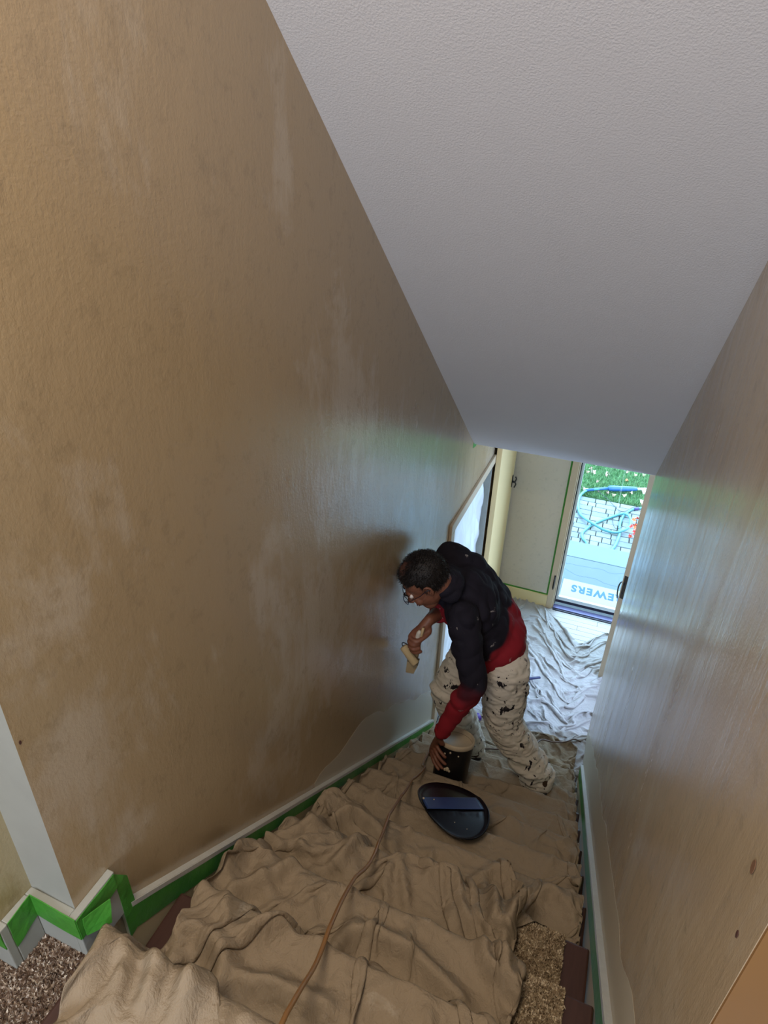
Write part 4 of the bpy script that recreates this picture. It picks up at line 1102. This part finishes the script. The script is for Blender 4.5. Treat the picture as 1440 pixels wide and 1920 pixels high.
# left hand: back of the hand against the bucket side, fingers curled round its front
def hand(bm, wr, kn, fingers, thumb, rs=.0088):
    """wr wrist, kn list of four knuckle points, fingers list of joint lists"""
    for k in kn: chain(bm, [wr, wr.lerp(k, .5), k], [.020, .0145, .0125], 10)
    for a, b in zip(kn[:-1], kn[1:]): chain(bm, [wr.lerp((a + b) / 2, .4), (a + b) / 2], [.016, .0125], 10)
    for k, f in zip(kn, fingers):
        pts = [k] + [V3(p) for p in f]; chain(bm, pts, [.0115] + [rs + .0012 - .0008 * i for i in range(len(f))], 10)
    t = [V3(p) for p in thumb]; chain(bm, [wr.lerp(kn[0], .25)] + t, [.017] + [.0125, .0108, .0092][:len(t)], 10)
def cyl(ang, z, off=.010):   # a point on the bucket's outside
    return BT @ V3((BX + (.090 + off) * math.cos(ang), BY + (.090 + off) * math.sin(ang), z))
kn = [cyl(-2.55, 1.018, .020), cyl(-2.62, .994, .024), cyl(-2.70, .968, .025), cyl(-2.80, .944, .023)]
fg = [[cyl(-2.22, 1.000, .018), cyl(-1.98, .984, .012), cyl(-1.80, .974)],
      [cyl(-2.22, .970, .020), cyl(-1.94, .950, .013), cyl(-1.74, .940)],
      [cyl(-2.28, .944, .020), cyl(-2.02, .922, .013), cyl(-1.84, .912)],
      [cyl(-2.42, .922, .018), cyl(-2.20, .904, .012), cyl(-2.04, .895)]]
hand(bm, WRL, kn, fg, [V3((-.455, 2.085, 1.055)), cyl(-2.25, 1.045, .012), cyl(-2.0, 1.035, .012)])
# right hand holding the roller and the brush handles, fist
HR = V3((-.636, 2.200, 1.572)); chain(bm, [WRR, WRR.lerp(HR, .5) + V3((-.008, -.012, 0)), HR + V3((-.012, -.026, .0))], [.026, .027, .024])
kn = [HR + V3((-.030, -.012, .020)), HR + V3((-.030, -.022, .000)), HR + V3((-.026, -.026, -.020)), HR + V3((-.018, -.024, -.038))]
fg = [[k + V3((-.006, -.030, -.006)), k + V3((.020, -.046, -.008)), k + V3((.044, -.032, -.004))] for k in kn]
hand(bm, WRR, kn, fg, [WRR + V3((.012, -.030, -.045)), HR + V3((.012, -.052, .012)), HR + V3((-.012, -.062, .002))])
def fused_body(): return fuse('body', bm, .0042, 5, m_skin, pr)
body = fused_body()

# hair: a skull cap offset from the head, thin over the crown
bm = BM()
ell(bm, H(0, -.014, .032), (Lh, F_, U_), (.083, .104, .092), 64)
dele = []
for v in bm.verts:
    d = (v.co - HC) / HS; x, y, z = d.dot(Lh), d.dot(F_), d.dot(U_)
    front = y > .058 - .35 * max(0, z - .06) and z < .078
    hl = .052 + .25 * (abs(x) < .05) * (.05 - abs(x))
    low = z < (-.045 if y < -.02 else (-.02 if abs(x) > .06 and y < .012 else .04))
    if low or (y > .02 and z < hl + .2 * max(0, y - .02) * 0 + max(0, (y - .05)) * .9): dele.append(v)
    v.co += (v.co - HC).normalized() * (.004 * noise.noise(v.co * 60) + .002 * noise.noise(v.co * 160) - (.004 if z > .09 and abs(x) < .035 and -.05 < y < .03 else 0))
bmesh.ops.delete(bm, geom=dele, context='VERTS')
def hair_mat():
    M = Mat('short_black_hair', srgb(18, 15, 15), .55, .3); at = M.n('ShaderNodeAttribute'); at.attribute_name = 'thin'
    v = M.coord(); f = M.noise(v, 200, 3); c = M.mix(f, srgb(10, 9, 10), srgb(36, 30, 28))
    M.color(M.mix(at.outputs['Fac'], c, srgb(84, 54, 44))); M.bump(f, .7, .003); return M.m
hair = obj('hair', bm, hair_mat(), pr, True); hair.modifiers.new('s', 'SOLIDIFY').thickness = -.004
co = verts_np(hair); dd = (co - np.array(HC)); hx_, hy_, hz_ = dd @ np.array(Lh), dd @ np.array(F_), dd @ np.array(U_)
thin = np.clip(1 - np.hypot(hx_ / .050, (hy_ - .020) / .065), 0, 1) ** .6 * (hz_ > .05) * .95
hair.data.attributes.new('thin', 'FLOAT', 'POINT').data.foreach_set('value', thin.astype(np.float32))
# short strands give the cap a hairy edge
co = verts_np(hair); n = 9000; fi = rng.integers(0, len(hair.data.polygons), n); cs = np.array([tuple(hair.data.polygons[int(i)].center) for i in fi]); ns = np.array([tuple(hair.data.polygons[int(i)].normal) for i in fi])
ns *= np.sign(((cs - np.array(HC)) * ns).sum(1))[:, None]
thn = np.clip(1 - np.hypot(((cs - np.array(HC)) @ np.array(Lh)) / .050, (((cs - np.array(HC)) @ np.array(F_)) - .020) / .065), 0, 1) * (((cs - np.array(HC)) @ np.array(U_)) > .06)
kp = rng.random(n) > thn * 1.6; cs, ns = cs[kp], ns[kp]; n = len(cs)
base = cs + rng.normal(0, .0025, (n, 3)); fwd = np.array(F_) * .35 - np.array(U_) * .2
tip = base + (ns + fwd + rng.normal(0, .3, (n, 3))) * .010; sd = np.cross(tip - base, rng.normal(size=(n, 3))); sd = sd / np.linalg.norm(sd, axis=1)[:, None] * .0011
Vh = np.stack([base - sd, base + sd, tip], 1).reshape(-1, 3); me = bpy.data.meshes.new('hair_strands'); me.from_pydata(Vh.tolist(), [], np.arange(3 * n).reshape(-1, 3).tolist())
hs = mobj('hair_strands', me, hair.data.materials[0], pr); hs['kind'] = 'stuff'
# face details
m_lip = plain('lip_skin', srgb(112, 62, 54), .45); m_browh = plain('eyebrow_hair', srgb(18, 14, 14), .7)
m_eye = plain('eye_white', srgb(206, 196, 190), .2, .6); m_iris = plain('dark_iris', srgb(30, 18, 14), .15, .7)
for s in (-1, 1):
    bm = BM(); chain(bm, [H(s * .014, .099, .016), H(s * .030, .098, .021), H(s * .050, .082, .016)], [.0035, .0042, .0026], 8); obj('eyebrow', bm, m_browh, pr, True)
    bm = BM(); ell(bm, H(s * .030, .080, -.004), (Lh, F_, U_), (.0125, .0125, .0115)); e_ = obj('eye', bm, m_eye, pr, True)
    bm = BM(); ell(bm, H(s * .030, .0895, -.008), (Lh, F_, U_), (.0055, .0038, .0055)); obj('iris', bm, m_iris, e_, True)
bm = BM(); ell(bm, H(0, .1035, -.066), (Lh, F_, U_), (.021, .004, .0045)); ell(bm, H(0, .1005, -.075), (Lh, F_, U_), (.018, .004, .005)); obj('lips', bm, m_lip, pr, True)
# glasses
bm = BM()
def ringpts(cx):
    out_ = []
    for k in range(25):
        t = 2 * PI * k / 24; ca, sa = math.cos(t), math.sin(t)
        out_.append(H(cx + .023 * math.copysign(abs(ca) ** .7, ca), .116 - .15 * abs(cx + .023 * ca) ** 1.1, -.004 + .0150 * math.copysign(abs(sa) ** .7, sa)))
    return out_
for s in (-1, 1):
    tube(bm, ringpts(s * .031), .0017, 6, False)
    tube(bm, [H(s * .054, .108, .006), H(s * .072, .09, .006), H(s * .083, .03, .004), H(s * .087, -.008, .010), H(s * .087, -.026, -.006)], .0017, 6)
tube(bm, [H(-.009, .114, .002), H(0, .117, .004), H(.009, .114, .002)], .0017, 6)
gl_ = obj('glasses', bm, plain('dark_navy_frames', srgb(18, 22, 40), .3, .5), pr, True)
gm = bpy.data.materials.new('lens_glass'); gm.use_nodes = True; nt = gm.node_tree; nt.nodes.clear()
out = nt.nodes.new('ShaderNodeOutputMaterial'); t1 = nt.nodes.new('ShaderNodeBsdfTransparent'); t2 = nt.nodes.new('ShaderNodeBsdfGlossy'); mx = nt.nodes.new('ShaderNodeMixShader'); t2.inputs['Roughness'].default_value = .03; mx.inputs[0].default_value = .12
nt.links.new(t1.outputs[0], mx.inputs[1]); nt.links.new(t2.outputs[0], mx.inputs[2]); nt.links.new(mx.outputs[0], out.inputs[0])
for s in (-1, 1):
    bm = BM(); vs = [bm.verts.new(p) for p in ringpts(s * .031)[:-1]]; bm.faces.new(vs); obj('lens', bm, gm, gl_)

# clothes -----------------------------------------------------
def folds(co, seeds, amp, k):
    out_ = np.zeros(len(co)); r = np.random.default_rng(seeds)
    for q in range(14):
        d = r.normal(size=3); d /= np.linalg.norm(d); kk = k * (.6 + 1.2 * r.random())
        out_ += np.sin(co @ d * kk + r.random() * 6.28 + 1.5 * np.sin(co @ r.normal(size=3) * 12))
    v = out_ / 14 ** .5
    return amp * (np.abs(v) * 1.2 - .6)
# shirt (black, its tail and forearms red)
bm = BM()
ell(bm, CHE - Ft * .005, (Lt, Ft, Ax), (.185, .128, .215)); ell(bm, (PEL + CHE) / 2, (Lt, Ft, Ax), (.180, .150, .19)); ell(bm, PEL + Ax * .045, (Lt, Ft, Ax), (.190, .150, .120))
ell(bm, CHE + Ax * .04 - Ft * .065, (Lt, Ft, Ax), (.175, .10, .17)); ell(bm, CHE + Ax * .13 - Ft * .045, (Lt, Ft, Ax), (.150, .075, .085)); ell(bm, PEL + Ax * .06 - Ft * .03, (Lt, Ft, Ax), (.190, .150, .11))
chain(bm, [SHR - Lt * .0, CHE - Lt * .105 - Ft * .055 + Ax * .06, PEL + Ax * .10 - Lt * .09 - Ft * .05], [.078, .118, .130])
chain(bm, [SHL + Lt * .012, CHE + Ax * .105, SHR - Lt * .012], [.066, .088, .066])
chain(bm, [SHL, (SHL + ELL) / 2, ELL, (ELL * 2 + WRL) / 3, WRL + (ELL - WRL).normalized() * .025], [.074, .069, .060, .055, .037])
chain(bm, [SHR, (SHR + ELR) / 2, ELR], [.070, .064, .056])
chain(bm, [ELR, (ELR + WRR) / 2], [.055, .046])
chain(bm, [NEK - (NEK - H(0, -.045, -.09)) * .02, NEK.lerp(H(0, -.045, -.09), .9)], [.084, .070])
PELn, Axn = np.array(PEL), np.array(Ax)
def shirt_disp(co):
    f = folds(co, 5, .007, 40)
    arm = co @ Axn
    return f
def shirt_mat():
    M = Mat('black_and_red_jersey', srgb(24, 22, 30), .85, .2); at = M.n('ShaderNodeAttribute'); at.attribute_name = 'red'
    v = M.coord(); f = M.noise(v, 14, 5); k = M.mix(f, srgb(20, 19, 28), srgb(36, 33, 44)); r = M.mix(f, srgb(126, 26, 38), srgb(146, 36, 46))
    c = M.mix(at.outputs['Fac'], k, r)
    sp = M.ramp(M.noise(v, 17, 3, .5, .3), [(.685, K_), (.705, W_)]); smr = M.ramp(M.noise(v, 60, 4, .7), [(.40, K_), (.62, W_)])
    ml = M.n('ShaderNodeMath', _operation='MULTIPLY'); M.l(sp, ml.inputs[0]); M.l(smr, ml.inputs[1])
    ml2 = M.n('ShaderNodeMath', _operation='MULTIPLY'); M.l(ml.outputs[0], ml2.inputs[0]); ml2.inputs[1].default_value = .7
    M.color(M.mix(ml2.outputs[0], c, srgb(176, 168, 164))); M.bump(M.noise(v, 420, 2), .25, .001); return M.m
shirt = fuse('shirt', bm, .006, 7, shirt_mat(), pr, shirt_disp)
co = verts_np(shirt)
def seg_t(co, a, b):
    a, b = np.array(a), np.array(b); d = b - a; t = (co - a) @ d / (d @ d); dist = np.linalg.norm(co - a - np.clip(t, 0, 1)[:, None] * d, axis=1); return t, dist
tf, df = seg_t(co, ELL, WRL); tu, du_ = seg_t(co, SHL, ELL); tr_, dr_ = seg_t(co, ELR, WRR)
al = (co - PELn) @ Axn; lat = (co - PELn) @ np.array(Lt); fr_ = (co - PELn) @ np.array(Ft)
wn = .02 * fbm2(co[:, 0] * 1., co[:, 2] * 1. + co[:, 1], 22, 8)
red_t = np.clip((.165 + wn - .10 * lat + .12 * (-fr_) - al) / .022, 0, 1)
armz = np.where(df < .085, 1, 0) * ((tu > .85) | (df < du_))
red_a = np.clip((tf + .12 + wn * 5) / .45, 0, 1) ** 1.2 * armz
red_r = np.clip((tr_ - .1) / .3, 0, 1) * (dr_ < .07)
is_arm = (armz > 0) & (tu > .35)
red = np.where(is_arm | ((du_ < .09) & (al > -.2) & (tu > .25) & (du_ < df + 1)) & (lat > .16), red_a, np.maximum(red_t, red_r))
shirt.data.attributes.new('red', 'FLOAT', 'POINT').data.foreach_set('value', red.astype(np.float32))
# hem band and cuffs
def tp(t): return V3(PEL) + Ax * t
bm = BM(); cf = WRL + (ELL - WRL).normalized() * .018; d = (WRL - ELL).normalized(); tube(bm, [cf - d * .012, cf + d * .012], [.041, .037], 20); obj('cuff', bm, plain('red_rib_knit', srgb(140, 26, 34), .9, .2, bump=.4, bs=200), pr, True)
# trousers
bm = BM()
ell(bm, PEL - Ax * .02, (Lt, Ft, Ax), (.172, .136, .13))
ell(bm, (HIL + HIR) / 2 - V3((0, 0, .01)), (Lt, Ft, V3((0, 0, 1))), (.165, .130, .12))
def leg(hi, kn_, an, fl):
    chain(bm, [hi, hi.lerp(kn_, .5), kn_, kn_.lerp(an, .5), an + (an - kn_).normalized() * .035], [.122, .112, .098, .090, fl], 20)
leg(HIL, KNL, ANL, .092); leg(HIR, KNR, ANR, .080)
def tr_disp(co):
    kk = np.exp(-((co[:, 2] - .70) / .10) ** 2) + np.exp(-((co[:, 2] - 1.0) / .07) ** 2) * .7
    return folds(co * np.array([1, 1, 2.0]), 9, .008, 30) * (.5 + kk) + folds(co * np.array([1, 1, 2.6]), 19, .004, 70)
def trouser_mat():
    M = Mat('spattered_white_cotton', srgb(206, 198, 184), .85, .2); v = M.coord(); vs = M.coord((1, 1, .55), (.3, .2, 0))
    c = M.mix(M.noise(v, 5, 5), srgb(228, 222, 212), srgb(204, 194, 176))
    d1 = M.ramp(M.noise(vs, 24, 4, .55, .5), [(.625, K_), (.645, W_)])
    d2 = M.ramp(M.noise(v, 55, 3, .5, .4), [(.665, K_), (.685, W_)])
    reg = M.ramp(M.noise(v, 4.5, 2), [(.36, K_), (.44, W_)])
    mm = M.n('ShaderNodeMath', _operation='MAXIMUM'); M.l(d1, mm.inputs[0]); M.l(d2, mm.inputs[1])
    ml = M.n('ShaderNodeMath', _operation='MULTIPLY'); M.l(mm.outputs[0], ml.inputs[0]); M.l(reg, ml.inputs[1])
    c = M.mix(ml.outputs[0], c, srgb(38, 34, 40))
    r1 = M.ramp(M.noise(v, 19, 2, .5, .2), [(.745, K_), (.755, W_)]); c = M.mix(r1, c, srgb(120, 30, 40))
    sm_ = M.ramp(M.noise(vs, 12, 5, .7, .4), [(.58, K_), (.72, W_)]); ml3 = M.n('ShaderNodeMath', _operation='MULTIPLY'); M.l(sm_, ml3.inputs[0]); ml3.inputs[1].default_value = .35
    c = M.mix(ml3.outputs[0], c, srgb(140, 128, 112))
    M.color(c); M.bump(M.noise(v, 350, 2), .2, .001); return M.m
trs = fuse('trousers', bm, .007, 6, trouser_mat(), pr, tr_disp)
# shoes
m_shoe = plain('brown_leather', srgb(74, 52, 40), .5, .4, var=.15, vs=30); m_sole = plain('dark_rubber', srgb(34, 30, 28), .7)
def shoe(an, d, z0):
    d = V3(d).normalized(); sd = V3((-d.y, d.x, 0)); up = V3((0, 0, 1))
    base = V3((an.x, an.y, z0))
    bm = BM(); ell(bm, base + d * .02 + up * .045, (d, sd, up), (.075, .043, .048)); ell(bm, base + d * .11 + up * .034, (d, sd, up), (.075, .047, .034)); ell(bm, base - d * .025 + up * .06, (d, sd, up), (.045, .038, .055))
    o = fuse('shoe', bm, .006, 4, m_shoe, pr)
    bm = BM(); ell(bm, base + d * .055 + up * .010, (d, sd, up), (.135, .050, .014)); s2 = obj('sole', bm, m_sole, pr, True); s2.parent = o; s2.matrix_parent_inverse = o.matrix_world.inverted() if False else Matrix.Identity(4)
    return o
shoe(V3((.005, 2.445, 0)), (-.80, .60, 0), .560)
shoe(V3((-.405, 2.64, 0)), (-.92, .25, 0), .392)

# ------------------------------------------------------------ mini roller and brush in his right hand
m_nap = plain('cream_roller_nap', srgb(206, 186, 146), .9, .1, bump=.8, bs=420); m_br = plain('cream_wet_bristles', srgb(192, 174, 138), .7, .2, bump=.5, bs=300)
rl = thing('paint_roller', 'small cream paint roller on a bent wire held in the man\'s right hand', 'paint roller', (-.68, 2.2, 1.44))
ra_, rb_ = V3((-.712, 2.192, 1.489)), V3((-.640, 2.176, 1.417)); d = (rb_ - ra_).normalized()
bm = BM(); tube(bm, [ra_, ra_ + d * .002, ra_ + d * .006, rb_ - d * .006, rb_ - d * .002, rb_], [.012, .0185, .0205, .0205, .0185, .012], 24); obj('roller_cover', bm, m_nap, rl, True)
bm = BM(); tube(bm, smooth_path([ra_ + d * .01, ra_ - d * .010, ra_ - d * .012 + V3((.008, 0, .012)), V3((-.680, 2.186, 1.510)), HR + V3((-.018, -.045, -.012)), HR + V3((.0, -.038, .0))], 5), .0026, 8); obj('wire_frame', bm, m_black, rl, True)
bm = BM(); tube(bm, [HR + V3((-.006, -.030, -.05)), HR + V3((-.004, -.034, 0)), HR + V3((.004, -.036, .045)), HR + V3((.008, -.036, .06))], [.010, .0115, .011, .006], 12); obj('grip', bm, plain('white_grip_plastic', srgb(196, 190, 180), .4), rl, True)
pbr = thing('paint_brush', 'flat brush loaded with cream paint held under the roller', 'paint brush', (-.67, 2.2, 1.37))
tipb = V3((-.684, 2.205, 1.330)); topb = V3((-.655, 2.205, 1.425)); ax = (tipb - topb).normalized(); sd = V3((.85, .1, .35)); sd = (sd - ax * sd.dot(ax)).normalized(); th = ax.cross(sd)
def slabp(bm, a, b, wa, wb, ta, tb):
    vs = [bm.verts.new(p + sd * s1 * w_ + th * s2 * t_) for p, w_, t_ in ((a, wa, ta), (b, wb, tb)) for s1, s2 in ((-1, -1), (1, -1), (1, 1), (-1, 1))]
    for f in ((3, 2, 1, 0), (4, 5, 6, 7), (0, 1, 5, 4), (1, 2, 6, 5), (2, 3, 7, 6), (3, 0, 4, 7)): bm.faces.new([vs[i] for i in f])
bm = BM(); slabp(bm, topb + ax * .030, tipb + sd * .008, .028, .020, .009, .003); slabp(bm, tipb + sd * .008 - ax * .001, tipb + ax * .012 + sd * -.006, .020, .003, .003, .001)
bmesh.ops.subdivide_edges(bm, edges=bm.edges, cuts=3, use_grid_fill=True); obj('bristles', bm, m_br, pbr)
bm = BM(); slabp(bm, topb - ax * .0, topb + ax * .032, .024, .0285, .008, .0095); obj('ferrule', bm, plain('paint_smeared_steel', srgb(150, 136, 110), .4, .5, .3), pbr)
bm = BM(); tube(bm, [topb + ax * .002, topb - ax * .03, HR + V3((.006, -.028, -.03)), HR + V3((.014, -.030, .03)), HR + V3((.022, -.030, .075))], [.016, .010, .009, .008, .006], 10); obj('brush_handle', bm, plain('pale_wood_handle', srgb(180, 156, 120), .5), pbr, True)
